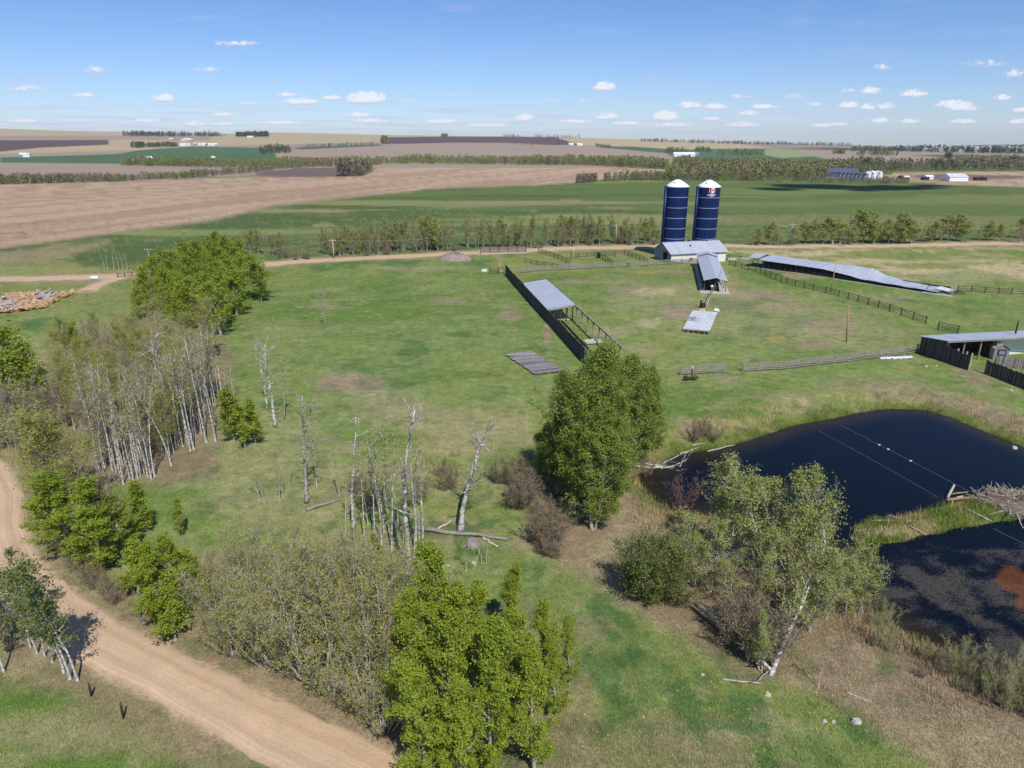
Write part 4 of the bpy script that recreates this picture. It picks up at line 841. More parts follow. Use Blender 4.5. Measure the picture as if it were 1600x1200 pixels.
for x, y, t in [(1085, 690, 655), (1115, 690, 660), (1098, 680, 652), (1010, 745, 715), (975, 765, 725), (1000, 720, 700)]: plant(SHRUB, x, y, t, 'low brown shrub on the bank behind the pond end', 'brown shrubs at the pond end', 'shrub', 3.0)
plant(REDSHRUB, 1065, 802, 742, 'reddish leafless shrub at the near shore of the pond', None, 'shrub', 3.0, wide=1.1)
# ---- pale green trees between meadow and pond
G = 'pale leaved poplars on the pond bank'
for i, (x, y, t, lab) in enumerate([(1135, 880, 722, 'tall pale poplar with white limbs against the water'), (1160, 870, 735, 'pale poplar beside the tall one in front of the pond'), (1205, 905, 755, 'slender pale poplar in front of the open water'), (1235, 915, 745, 'pale poplar with upright shoots before the dark pond'), (1262, 920, 742, 'pale poplar at the water side of the bank grove'), (1085, 915, 800, 'bushy pale poplar at the left of the bank grove'),
                                    (1050, 925, 825, 'low spreading poplar at the left end of the bank grove'), (1110, 925, 815, 'rounded pale poplar in the left half of the bank grove'), (1180, 950, 830, 'pale poplar in the middle of the bank grove'), (1230, 960, 830, 'poplar in front of the bank thicket'), (1290, 965, 850, 'pale poplar overhanging the shore'), (1320, 960, 838, 'poplar at the right end of the bank grove leaning over water'), (1345, 965, 858, 'low poplar touching the water at the right end of the bank grove'), (1140, 950, 870, 'low pale poplar in front of the bank grove'), (1265, 985, 880, 'short pale poplar on the bare bank')]):
    plant(SAGE, x, y, t, lab, G, h0=9, wide=1.1, k=i % 4)
for i, (x, y, t) in enumerate([(1000, 935, 835), (1015, 945, 850), (1030, 940, 845), (990, 925, 850), (1060, 950, 870)]): plant(DARKB, x, y, t, 'dark brownish bush at the shaded left side of the pond bank trees', 'dark bushes left of the bank trees', 'shrub', 5, wide=1.0)
def leaning(px, py, tops, r, label, seed, leafp=None, nleaf=2600):
    p = g1(px, py); pts = [np.array((0, 0, -.1))] + [at_depth(a, b_, p[1] + dy) - p for a, b_, dy in tops]
    rg = np.random.default_rng(seed); wb, cb_ = MB(), MB(); P = smooth_line(pts, 5); t = np.linspace(0, 1, len(P)); wb.tube(P, np.maximum(r * (1 - t * .85), .025), 7, cap=True); A = []
    for i in range(22):
        q, d = along(P, rg.uniform(.3, 1)); L = rg.uniform(.8, 2.2); LP = path(rg, q, around(rg, unit(d + np.array((0, 0, .6))), R(rg.uniform(25, 60))), L, 4, .15, .1); wb.tube(LP, np.linspace(.04, .016, 5), 4); A += list(LP[1:])
        for k_ in range(3):
            z, e = along(LP, rg.uniform(.4, 1)); TP = path(rg, z, around(rg, e, R(40)), L * .4, 2, .2, .1); wb.tube(TP, (.016, .012, .01), 3); A += list(TP[1:])
    A = np.array(A); Pn = A[rg.integers(0, len(A), nleaf)] + rg.normal(0, .2, (nleaf, 3)); cb_.leaves(Pn, .125, rg, 0, .5)
    root = bpy.data.objects.new('leaning_poplar', None)
    for n_, b_, m_ in (('trunk', wb, M['bark_white']), ('crown', cb_, M['leaf_sage'])):
        o = bpy.data.objects.new(n_, b_.mesh('leaning_' + n_, m_)); o.parent = root
    return put_tree(root, p, 0, 1, label, 'tree')
leaning(1204, 1056, [(1222, 1010, 1), (1250, 950, 3), (1280, 880, 5), (1290, 845, 6)], .16, 'white trunked poplar leaning right over the bare bank', 71)
leaning(1195, 910, [(1190, 860, 0), (1172, 800, 0), (1150, 745, 0)], .11, 'poplar with many white limbs rising before the water', 72, nleaf=3600)
G = 'shrubs around the foot of the leaning poplar'
for x, y, t in [(1150, 1010, 935), (1170, 1020, 945), (1190, 1030, 950), (1140, 985, 930), (1210, 1020, 955), (1165, 985, 925)]: plant(SHRUB, x, y, t, 'dark twiggy shrub around the foot of the leaning poplar', G, 'shrub', 3.0, wide=1.1)
for x, y, t in [(1190, 1050, 960), (1168, 1035, 985)]: plant(SAGE, x, y, t, 'small leafy poplar sprout at the foot of the leaning poplar', G, 'tree', 9.0, wide=1.0)
G = 'willow shrubs along the near shore'
for i in range(30):
    u = rng.uniform(0, 1); x = 1350 + 300 * u; y = np.interp(x, [1340, 1400, 1470, 1540, 1600, 1660], [985, 1015, 1050, 1085, 1112, 1125]) + rng.normal(0, 10)
    plant(WILLOW if rng.random() < .45 else SHRUB, x, y, y - rng.uniform(20, 48) * (.6 + .6 * u), 'low willow shrub on the near shore at the lower right', G, 'shrub', 6.5 if False else 4.0, wide=1.0)
for x, y, t in [(1278, 1075, 1010), (1310, 1108, 1082)]: plant(POLE, x, y, t, 'tiny leafless sapling on the bare bank', 'tiny saplings on the bank', h0=9, wide=2.2)
# ---- trees of the far road
G = 'bare aspens of the hedgerow along the far road'
fr = np.array([(383, 396), (470, 402), (560, 396), (640, 391), (740, 388), (850, 383), (950, 379), (1032, 378)], float)
for i in range(215):
    x = rng.uniform(378, 1034); y = np.interp(x, fr[:, 0], fr[:, 1]) + rng.normal(0, 2.0) - 1; hh = np.interp(x, [380, 470, 520, 640, 760, 900, 1030], [36, 30, 46, 50, 44, 46, 36]) * rng.uniform(.55, 1.1)
    leafy = rng.random() < (.09 if x < 1000 else .75)
    plant(ROWLEAF if leafy else ROWBARE, x, y, y - hh, 'leafy aspen in the hedgerow behind the far road' if leafy else 'slender budding aspen in the hedgerow behind the far road', G, h0=9)
for x, y, t in [(163, 420, 388), (168, 420, 386), (178, 421, 386), (186, 421, 390), (192, 421, 392), (200, 420, 393)]: plant(POLE, x, y, t, 'thin white bare aspen on the green field edge at the far left', 'bare aspens beyond the far left road', h0=9, wide=2.2)
for i in range(24):
    x = rng.uniform(381, 1030); y = np.interp(x, fr[:, 0], fr[:, 1]) + rng.uniform(1, 5); plant(SHRUB, x, y, y - rng.uniform(7, 14), 'low shrub in the verge of the far road', 'shrubs in the verge of the far road', 'shrub', 3.0, wide=1.3)
G = 'green trees along the far road right of the silos'
for i, (x, y, t) in enumerate([(1176, 384, 362), (1186, 384, 358), (1203, 383, 347), (1212, 382, 366), (1258, 380, 346), (1272, 380, 344), (1290, 380, 336), (1300, 381, 340), (1312, 380, 342), (1325, 380, 348), (1338, 378, 330), (1348, 378, 328), (1357, 379, 334), (1372, 379, 350), (1388, 380, 344), (1402, 380, 334), (1412, 380, 333), (1424, 381, 345),
                               (1438, 380, 352), (1455, 378, 346), (1470, 376, 336), (1482, 376, 332), (1494, 376, 336), (1503, 377, 346), (1530, 376, 352), (1545, 376, 346), (1560, 376, 350), (1580, 376, 354), (1597, 372, 340), (1240, 382, 356), (1285, 382, 352), (1330, 382, 354), (1365, 381, 345), (1395, 381, 348), (1408, 381, 350)]):
    plant(ROWLEAF if i % 3 else ROWBARE, x, y, t, 'green tree in the row along the far road right of the silos', G, h0=9, wide=1.5)
for x, y, t in [(1237, 385, 362), (1590, 380, 356), (1600, 380, 352), (1220, 384, 366), (1318, 385, 366)]: plant(BARE, x, y, t, 'brown leafless bush in the row along the far road', 'brown bushes along the far road', 'shrub', 7, wide=1.4)

# ------------------------------------------------------------------ far woods, as masses
def wood_mass(name, label, polys, n, h, cols, seed, size=1.0):
    rg = np.random.default_rng(seed); b = MB(); cl = []
    for pts in polys:
        P = np.array(pts, float); lo, hi = P.min(0), P.max(0); k = int(n * sum(1 for _ in [0])); xy = []
        while len(xy) < k:
            q = rg.uniform(lo, hi, (k * 4, 2)); q = q[sdist(q[:, 0], q[:, 1], P) < 0]; xy += q.tolist()
        xy = np.array(xy[:k]); g = ground(xy[:, 0], xy[:, 1]); dist = np.hypot(g[:, 0], g[:, 1])
        for p, d in zip(g, dist):
            hh = h * rg.uniform(.5, 1.0) * (.55 + .9 * float(fbm(p[0:1] / 45, p[1:2] / 70, seed)[0])) * 1.1; c = np.array(cols[int(min(.999, max(0, rg.normal(float(fbm(p[0:1] / 60, p[1:2] / 60, seed + 3)[0]), .22))) * len(cols))]) * rg.uniform(.82, 1.18); m = 64
            a = rg.uniform(0, 6.28, m); rr = hh * .30 * np.sqrt(rg.uniform(0, 1, m)); zz = hh * (.12 + .85 * rg.uniform(0, 1, m)); rr *= (1.1 - .6 * zz / hh)
            Q = p + np.stack((rr * np.cos(a), rr * np.sin(a), zz), -1); b.leaves(Q, hh * .115 * size, rg, 0, .5)
            cl.append(np.repeat((c * rg.uniform(.85, 1.15, (m, 1))), 4, axis=0))
            b.tube([p - (0, 0, .3), p + (0, 0, hh * .8)], (.16, .08), 3); cl.append(np.full((6, 3), .22))
    o = b.obj(name, FAR_LEAF); set_col(o.data, np.concatenate(cl)); o['label'] = label; o['kind'] = 'stuff'; o['category'] = 'woodland'
    return o
FAR_LEAF = bpy.data.materials.new('far_foliage'); FAR_LEAF.use_nodes = True; t_ = NT(FAR_LEAF.node_tree)
p_ = t_.n('ShaderNodeBsdfPrincipled'); o_ = t_.n('ShaderNodeOutputMaterial'); t_.put(o_.inputs[0], p_.outputs[0]); t_.put(p_.inputs['Base Color'], t_.n('ShaderNodeAttribute', attribute_name='Col').outputs['Color']); p_.inputs['Roughness'].default_value = .9; p_.inputs['Specular IOR Level'].default_value = .05
gr1, gr2, ol, br, dk = (.16, .20, .05), (.22, .26, .07), (.24, .225, .095), (.25, .205, .15), (.075, .105, .05)
wood_mass('woodland', 'belt of green and brown woods across the middle distance', [[(560, 262), (600, 256), (760, 257), (900, 258.5), (1040, 264), (1045, 258), (900, 254), (760, 252), (640, 252), (580, 256)]], 1700, 10, [gr1, gr2, gr2, ol, ol, br], 401)
wood_mass('woodland', 'woods of budding trees behind the stubble at the left middle', [[(400, 262), (440, 263), (540, 260), (590, 258), (600, 254), (470, 255), (400, 258)], [(190, 259), (400, 262.5), (400, 258), (300, 256), (190, 256)]], 800, 9, [gr1, gr2, ol, ol, br], 402)
wood_mass('woodland', 'dark clump of bare trees at the corner of the stubble field', [[(525, 276), (568, 274.5), (582, 268), (580, 264), (540, 266)]], 240, 11, [br, (.13, .11, .09), ol, gr1], 403)
wood_mass('brush', 'brown brush line above the left stubble field', [[(-60, 290), (100, 286), (190, 284), (240, 281), (290, 279.5), (345, 274), (400, 270), (450, 264), (450, 262.5), (400, 267.5), (300, 276), (190, 281), (-60, 286)]], 900, 6, [br, (.13, .11, .09), ol, ol, gr1], 404)
wood_mass('woodland', 'wide woods behind the silos on the right', [[(1040, 282), (1200, 282.5), (1285, 282), (1298, 273.5), (1400, 273), (1290, 268), (1200, 268), (1100, 262), (1050, 264)], [(1050, 262), (1200, 264), (1320, 266), (1290, 260), (1120, 256), (1060, 256)]], 1300, 10, [gr1, gr2, ol, ol, br, (.17, .15, .10)], 405)
wood_mass('woodland', 'grey green woods at the far right under the town', [[(1290, 262), (1400, 268), (1520, 266), (1620, 268), (1620, 254), (1530, 254), (1500, 260), (1400, 260)]], 800, 11, [ol, br, br, dk, gr1], 406)
wood_mass('hedgerow', 'thin hedge of brush at the end of the green field', [[(900, 286.5), (930, 284.5), (932, 283), (902, 285)], [(942, 283.5), (975, 282), (1040, 282), (1040, 277), (990, 279), (945, 281.5)]], 170, 7, [gr1, ol, br, br], 407)
wood_mass('woodland', 'dark green clump beyond the far left field', [[(203, 232), (258, 230.5), (280, 229.5), (270, 228), (230, 228.5), (205, 230)], [(405, 241), (455, 240), (455, 232.5), (430, 231), (405, 234)]], 220, 12, [dk, dk, gr1, (.06, .09, .04)], 408)
wood_mass('woodland', 'dark spruce woods along the left skyline', [[(190, 213.5), (330, 214), (355, 213), (330, 211.5), (260, 212), (195, 211.5)], [(368, 214), (420, 214.5), (420, 211.8), (370, 212)]], 300, 20, [dk, dk, (.05, .07, .04)], 409)
wood_mass('woodland', 'row of trees on the skyline above the ploughed field', [[(785, 215), (868, 216.5), (905, 216), (905, 214.8), (868, 214.3), (790, 213.8)], [(596, 225), (606, 224.5), (604, 217), (597, 217)], [(690, 214.2), (700, 214.2), (700, 213.4), (690, 213.4)]], 90, 18, [dk, gr1, ol], 410)
wood_mass('woodland', 'bush belt along the foot of the ploughed field', [[(790, 226.5), (860, 227.5), (900, 228), (900, 226), (850, 225), (800, 224.5)], [(455, 232.5), (520, 230), (590, 226.5), (588, 225.6), (500, 229.5)], [(935, 231), (960, 233), (950, 229), (930, 228)]], 110, 10, [dk, br, ol, gr1], 411)
wood_mass('woodland', 'dark tree groups on the green slopes at the right', [[(1040, 240), (1075, 242), (1070, 236), (1045, 234)], [(1085, 238), (1110, 239), (1108, 235), (1088, 234)], [(1120, 243), (1160, 244.5), (1192, 244), (1190, 240.5), (1150, 239), (1125, 239)], [(1335, 244), (1400, 245), (1402, 242), (1340, 240)], [(1300, 241), (1320, 241), (1318, 239.5), (1302, 239.5)], [(1475, 248.5), (1487, 248.5), (1485, 246.5), (1477, 246.5)], [(1325, 238), (1385, 241), (1382, 236.5), (1330, 235.5)]], 70, 12, [dk, dk, gr1, ol], 412)
wood_mass('woodland', 'wooded hills along the right skyline', [[(1000, 222), (1200, 227), (1330, 229), (1330, 227.6), (1200, 224.6), (1100, 222.6), (1000, 219.8)], [(1330, 236), (1620, 242), (1620, 239), (1330, 233)]], 420, 16, [dk, (.05, .075, .045), (.08, .09, .05)], 413)
wood_mass('woodland', 'scattered trees between the houses of the far town', [[(1385, 237), (1620, 239), (1620, 226), (1480, 228), (1400, 230)]], 150, 9, [dk, (.05, .075, .045), (.09, .085, .06)], 414)
wood_mass('brush', 'low weeds and brush at the edge of the far farm yard', [[(1200, 285), (1420, 287), (1420, 284), (1300, 283), (1200, 282.5)]], 260, 4, [ol, br, gr1, (.2, .17, .1)], 415)
# ------------------------------------------------------------------ farm buildings
def V3(p, z=None): p = np.asarray(p, float); return np.array((p[0], p[1], p[2] if z is None else z))
def local(root_xy, ang):                         # frame with x along the building, y to its back
    c, s = math.cos(ang), math.sin(ang); o = np.array(root_xy[:2])
    return lambda p: ((p[0] - o[0]) * c + (p[1] - o[1]) * s, -(p[0] - o[0]) * s + (p[1] - o[1]) * c)
def zg(x, y): return float(terr(np.array([float(x)]), np.array([float(y)]))[0])
def slab(b, q, th, mi=0):                        # a roof sheet: four top corners, thickness downwards
    q = [np.asarray(p, float) for p in q]; return b.hexa([p - (0, 0, th) for p in q], q, mi)
# ---- silos
def silo(x, y, label, sign):
    z0 = zg(x, y); r = 3.05; H = 18.4; n = 48; root = empty('silo', (x, y, z0), label, 'silo', 'pair of dark blue silos')
    b = MB(); th = np.arange(n) * 2 * math.pi / n; ring = lambda rr, z: [(rr * math.cos(a), rr * math.sin(a), z) for a in th]
    b.add(ring(r, -.2) + ring(r, H), [(i, (i + 1) % n, n + (i + 1) % n, n + i) for i in range(n)], 0, True); b.obj('wall', M['silo_blue'], root)
    d = MB(); prof = [(r + .12, H - .10), (r + .12, H + .05), (r * .82, H + .55), (r * .5, H + 1.2), (r * .16, H + 1.72), (.02, H + 1.78)]; vs = []
    for rr, z in prof: vs += ring(rr, z)
    d.add(vs, [(k * n + i, k * n + (i + 1) % n, (k + 1) * n + (i + 1) % n, (k + 1) * n + i) for k in range(5) for i in range(n)], 0, True); do = d.obj('dome', M['white_clean'], root)
    hb = MB(); hb.box((-1.2, -1.55, H + 1.02), (.4, .3, .12), .6); hb.obj('hatch', M['dark_metal'], do)
    for k in range(5):
        q = MB(); z = H - 2.72 * (k + 1) - .05; q.add(ring(r + .002, z) + ring(r + .05, z) + ring(r + .05, z + .13) + ring(r + .002, z + .13), [(j * n + i, j * n + (i + 1) % n, (j + 1) * n + (i + 1) % n, (j + 1) * n + i) for j in range(3) for i in range(n)]); q.obj('band', M['band'], root)
    g = MB(); P = [(-1.0, 1.5, H + 1.0), (-1.0, 1.5, H + 1.9), (-.6, 1.0, H + 2.35), (0, .3, H + 2.4), (.2, 0, H + 1.75)]; g.tube(P, .07, 6); g.tube([(p[0] - .5, p[1] + .3, p[2]) for p in P], .07, 6); g.tube([(-1.5, 1.8, H + .8), (-1.4, 1.5, H + 2.4), (-.3, .6, H + 2.45)], .05, 6); g.obj('guard_rail', M['dark_metal'], root)
    c = MB(); az = R(200); px_, py_ = (r + .45) * math.cos(az), (r + .45) * math.sin(az); c.tube([(px_, py_, 0), (px_, py_, H + .2)], .42, 10, cap=True); c.obj('chute', M['silo_blue'], root)
    if sign:
        a0 = R(270 + 14)
        def patch(b_, a1, a2, z1, z2, off, mi=0, k=6):
            A = np.linspace(a1, a2, k); V = [((r + off) * math.cos(a), (r + off) * math.sin(a), z) for z in (z1, z2) for a in A] + [((r + off - .02) * math.cos(a), (r + off - .02) * math.sin(a), z) for z in (z1, z2) for a in A]
            b_.add(V, [(i, i + 1, k + i + 1, k + i) for i in range(k - 1)] + [(2 * k, 0, k, 3 * k), (3 * k - 1, 4 * k - 1, 2 * k - 1, k - 1)], mi)
        f = MB(); wv = R(31); a1 = a0 - wv / 2 - R(9)
        patch(f, a1, a1 + wv * .27, H - 1.42, H - .16, .03, 0); patch(f, a1 + wv * .27, a1 + wv * .73, H - 1.42, H - .16, .03, 1, 8); patch(f, a1 + wv * .73, a1 + wv, H - 1.42, H - .16, .03, 0); patch(f, a1 - R(2.2), a1 - R(.4), H - 1.42, H - .16, .03, 1, 3)
        leaf = [(0, 1), (.16, .62), (.34, .72), (.28, .3), (.6, .46), (.66, .2), (.95, .14), (.8, -.06), (.4, -.3), (.46, -.5), (.06, -.42), (.05, -.85), (-.05, -.85), (-.06, -.42), (-.46, -.5), (-.4, -.3), (-.8, -.06), (-.95, .14), (-.66, .2), (-.6, .46), (-.28, .3), (-.34, .72), (-.16, .62)]
        am = a1 + wv / 2; f.add([((r + .05) * math.cos(am + q[0] * .34 / r), (r + .05) * math.sin(am + q[0] * .34 / r), H - .80 + q[1] * .44) for q in leaf], [tuple(range(len(leaf)))], 0)
        f.obj('flag', [M['red'], M['flag_white']], root)
        e = MB(); am = a0 - R(11)
        patch(e, am - R(24), am + R(20), H - 2.12, H - 1.84, .03, 0, 10); patch(e, am - R(10), am + R(8), H - 1.80, H - 1.60, .03, 0, 5); patch(e, am - R(10), am + R(8), H - 2.38, H - 2.16, .03, 0, 5); e.obj('emblem', M['emblem'], root)
    return root
silo(44.3, 190.0, 'plain dark blue silo with white domed top, left of the flagged one', False)
silo(52.9, 190.4, 'dark blue silo with a red and white flag and pale emblem under its white dome', True)
# ---- long white barn in front of the silos
def barn():
    A, B = g1(1048, 412.8), g1(1133, 408.3); ang = math.atan2(B[1] - A[1], B[0] - A[0]); L = np.linalg.norm((B - A)[:2]); Wd = 9.0; h, hr = 2.75, 4.9
    root = empty('barn', (A[0], A[1], zg(A[0], A[1])), 'long white barn with grey metal gable roof in front of the silos', 'barn', rz=ang)
    w_ = MB(); t = .15
    w_.hexa([(0, 0, -.3), (L, 0, -.3), (L, t, -.3), (0, t, -.3)], [(0, 0, h), (L, 0, h), (L, t, h), (0, t, h)]); w_.hexa([(0, Wd - t, -.3), (L, Wd - t, -.3), (L, Wd, -.3), (0, Wd, -.3)], [(0, Wd - t, h), (L, Wd - t, h), (L, Wd, h), (0, Wd, h)])
    w_.obj('wall', M['white'], root)
    for x0, m_ in ((0.003, 'grey_wall'), (L - t - .003, 'white')):
        e = MB()
        if x0 < 1:
            for (ya, yb, za, zb) in ((t, 2.0, -.3, h), (4.4, Wd - t, -.3, h), (2.0, 4.4, 2.6, h)): e.box(((x0 + t / 2), (ya + yb) / 2, (za + zb) / 2), (t, yb - ya, zb - za))
        else: e.box((x0 + t / 2, Wd / 2, (h - .3) / 2), (t, Wd - 2 * t, h + .3))
        e.add([(x0, t, h), (x0 + t, t, h), (x0 + t, Wd - t, h), (x0, Wd - t, h), (x0, Wd / 2, hr - .15), (x0 + t, Wd / 2, hr - .15)], [(0, 1, 5, 4), (3, 4, 5, 2), (0, 4, 3), (1, 2, 5)])
        e.obj('end_wall', M[m_], root)
    d = MB(); d.box((-.05, 1.35, 1.2), (.06, 1.25, 2.4)); d.obj('door', M['grey_wall'], root)
    ins = MB(); ins.box((3, 3.2, 1.2), (.1, 5.5, 2.6)); ins.obj('inner_panel', M['black'], root)  # near-black sheet: the interior's shade put into colour behind the doorway
    ro = MB(); ov, oy = .45, .45
    for s in (0, 1):
        ye = -oy if s == 0 else Wd + oy; sl = (hr - h) / (Wd / 2); ze = h - sl * oy + .06; ym = Wd / 2 + (-.004 if s == 0 else .004)
        q = [(-ov, ye, ze), (L + ov, ye, ze), (L + ov, ym, hr + .06), (-ov, ym, hr + .06)]
        slab(ro, q if s == 0 else [q[1], q[0], q[3], q[2]], .08)
    rr = ro.obj('roof', M['roof_x'], root)
    cp = MB(); cp.beam((-ov, Wd / 2, hr + .09), (L + ov, Wd / 2, hr + .09), .35, .06); cp.obj('ridge_cap', M['band'], rr)
    v = MB(); v.box((L * .42, Wd * .27, hr - .78), (.3, .3, .5)); v.obj('vent', M['dark_metal'], rr)
    v = MB(); v.box((L * .46, Wd * .5, hr + .3), (.6, .4, .4)); v.obj('vent', M['dark_metal'], rr)
    au = MB()
    for k in range(5): au.beam((L * .66 + k * .55, Wd * .5 + .1 * (k % 2), hr + .16), (L * .66 + k * .55 + .5, Wd * .5 - .5 * (k % 2), hr + .5 - .1 * k), .22)
    au.obj('feed_conveyor', M['dark_metal'], rr)
    wi = MB(); wi.box((L * .36, -.02, 1.15), (1.0, .06, .42)); wi.obj('window', M['black'], root)
    wi = MB(); wi.box((L * .845, -.03, 1.4), (.12, .08, 2.6)); wi.obj('downpipe', M['grey_wall'], root)
barn()
# ---- gable roofed feed lane running from the barn
def lane():
    A, B = np.array((42.6, 141.8)), np.array((49.3, 173.5)); d = B - A; ang = math.atan2(d[1], d[0]); L = np.linalg.norm(d); hw = 2.15; z0 = zg(*A)
    root = empty('feed_shelter', (A[0], A[1], z0), 'open gable roofed feed shelter on posts running out from the white barn', 'shelter', rz=ang); he, hr = 2.5, 3.15
    ro = MB()
    for s in (-1, 1):
        q = [(-.6, s * (hw + .3), he), (L, s * (hw + .3), he), (L, s * .004, hr), (-.6, s * .004, hr)]; slab(ro, q if s < 0 else q[::-1], .07)
    ro.obj('roof', M['roof_x'], root)
    ca = MB(); ca.box((L - 1.0, 0, hr - .1), (2.6, 2 * hw + .5, .5)); gb = MB()
    for s in (-1, 1):
        q = [(L - 1.9, s * (hw + .5), he + .25), (L + 1.2, s * (hw + .5), he + .25), (L + 1.2, s * .004, hr + .42), (L - 1.9, s * .004, hr + .42)]; slab(gb, q if s < 0 else q[::-1], .07)
    gb.obj('raised_roof', M['roof_x'], root)
    for i in range(9):
        for s in (-1, 1):
            p = MB(); x = .2 + (L - .6) * i / 8; p.box((x, s * hw, he / 2 - .15), (.16, .16, he + .2)); p.obj('post', M['wood_dark'], root)
    bk = MB(); bk.box((L / 2, .1, .5), (L - 1, 1.1, .9)); bk.obj('feed_bunk', M['wood_dark'], root)
    fl = MB(); fl.box((L / 2 - .7, 0, .02), (L + 2.2, 2 * hw + 1.6, .12)); fl.obj('concrete_pad', M['concrete'], root)
    md = MB(); md.box((L / 2 + .4, 0, .09), (L - .9, 2 * hw - .3, .04)); md.obj('dark_floor', M['mud'], root)  # near-black sheet laid over the pad between the posts
    ga = MB(); ga.add([(-.2, -hw, 0.1), (-.2, -1.0, 0.1), (-.2, -.5, 2.4), (-.08, -hw, 0.1), (-.08, -1.0, 0.1), (-.08, -.5, 2.4)], [(0, 1, 2), (5, 4, 3), (0, 3, 4, 1), (1, 4, 5, 2), (2, 5, 3, 0)]); ga.obj('white_panel', M['concrete'], root)
lane()
def hopper():
    p = g1(1120, 455.5); root = empty('feed_hopper', p, 'dark funnel shaped chute standing at the near end of the feed shelter', 'hopper')
    b = MB(); b.hexa([(-.55, -.3, .7), (.45, -.3, .5), (.45, .3, .5), (-.55, .3, .7)], [(-.25, -.2, 2.6), (.25, -.2, 2.6), (.25, .2, 2.6), (-.25, .2, 2.6)]); b.obj('chute', M['dark_metal'], root)
    for s in (-1, 1): l = MB(); l.beam((s * .4, 0, .6), (s * .55, -.1, -.1), .09); l.obj('leg', M['dark_metal'], root)
    m = MB(); m.beam((.1, 0, 2.2), (.55, .2, 4.6), .1); m.obj('mast', M['wood_grey'], root); s_ = MB(); s_.beam((-.2, 0, 2.6), (-1.0, -.4, .1), .10); s_.obj('brace', M['wood_grey'], root)
    s_ = MB(); s_.beam((-1.3, .1, 1.05), (-.9, .2, 1.25), .35); s_.obj('motor_cover', M['white_clean'], root)
hopper()
def auger():
    a, b_ = g1(1111, 460), g1(1101, 481); root = empty('auger', (a + b_) / 2, 'fallen grey feed auger between the feed shelter and the collapsed sheet roof', 'auger'); c = (a + b_) / 2
    t = MB(); t.tube([a - c + (0, 0, .9), b_ - c + (0, 0, .3)], .16, 8, cap=True); t.obj('tube', M['wood_grey'], root)
    t = MB(); t.tube([a - c + (.3, 0, .7), b_ - c + (.35, .3, .2)], .07, 6, cap=True); t.obj('rail', M['wood_pale'], root)
    q = MB(); e = b_ - c; q.box(e + (-.4, 0, .5), (.9, .7, .8), .4); q.box(e + (-.7, .2, 1.1), (.3, .3, .6)); q.obj('motor', M['dark_metal'], root)
auger()
p_ = g1(1097, 486.5); b_ = MB(); b_.hexa([(-.9, -.5, -.1), (.6, -.5, -.1), (.7, .5, -.1), (-.8, .5, -.1)], [(-.6, -.35, .45), (.3, -.4, .6), (.5, .3, .6), (-.5, .35, .35)]); o_ = b_.obj('feed_heap', M['straw'], None, p_); tag(o_, 'tan heap of spilled feed between auger and collapsed sheet roof', 'heap')
def fallen_roof():
    q = [g1(*k) for k in ((1066.5, 518), (1108.5, 523.5), (1120.5, 492.5), (1082, 488.5))]; c = sum(q) / 4; root = empty('collapsed_roof', c, 'collapsed grey metal sheet roof lying on the grass below the feed shelter', 'roof wreck'); q = [p - c for p in q]
    zs = (.55, .75, .6, .45); top = [np.array((p[0], p[1], z)) for p, z in zip(q, zs)]; b = MB(); n = 7
    for i in range(n):
        u0, u1 = i / n, (i + 1) / n - .004; f = lambda u, s: (top[0] * (1 - u) + top[3] * u) if s == 0 else (top[1] * (1 - u) + top[2] * u); j = random.uniform(-.04, .05); e = (0, 0, j)
        slab(b, [f(u0, 0) + e, f(u0, 1) + e, f(u1, 1) + e, f(u1, 0) + e], .05)
    b.obj('sheet', M['sheet'], root)
    fr = MB()
    for i in range(6): u = i / 5; fr.beam(top[0] * (1 - u) + top[1] * u - (0, .1, .12), (q[0] * (1 - u) + q[1] * u) + (0, -.1, -.1), .14)
    fr.beam(top[0] - (0, .12, .16), top[1] - (0, .12, .16), .15); fr.obj('frame', M['wood_grey'], root)
    for i, (a, l, an) in enumerate([((-1.6, .6), 1.9, .1), ((-1.2, 1.1), 1.6, .35), ((-1.9, -.3), 2.6, .5), ((-.9, .2), 1.7, -.3), ((-1.3, -1.4), 1.6, -.9), ((-2.6, -.5), 2.2, .05)]):
        k = MB(); k.beam((a[0] - l / 2 * math.cos(an), a[1] - l / 2 * math.sin(an), .78), (a[0] + l / 2 * math.cos(an), a[1] + l / 2 * math.sin(an), .86), .14, .06); o = k.obj('loose_board', M['wood_grey'], None, c); tag(o, 'broken grey board lying on the collapsed sheet roof', 'board', 'broken boards on the collapsed roof')
    w_ = MB(); w_.tube([top[2] + (-.5, .4, .1), top[2] + (-.1, .8, .25), top[2] + (.3, .3, .15)], .28, 8, cap=True); o = w_.obj('crumpled_sheet', M['white_clean'], None, c); tag(o, 'crumpled white sheet at the far corner of the collapsed roof', 'scrap')
fallen_roof()
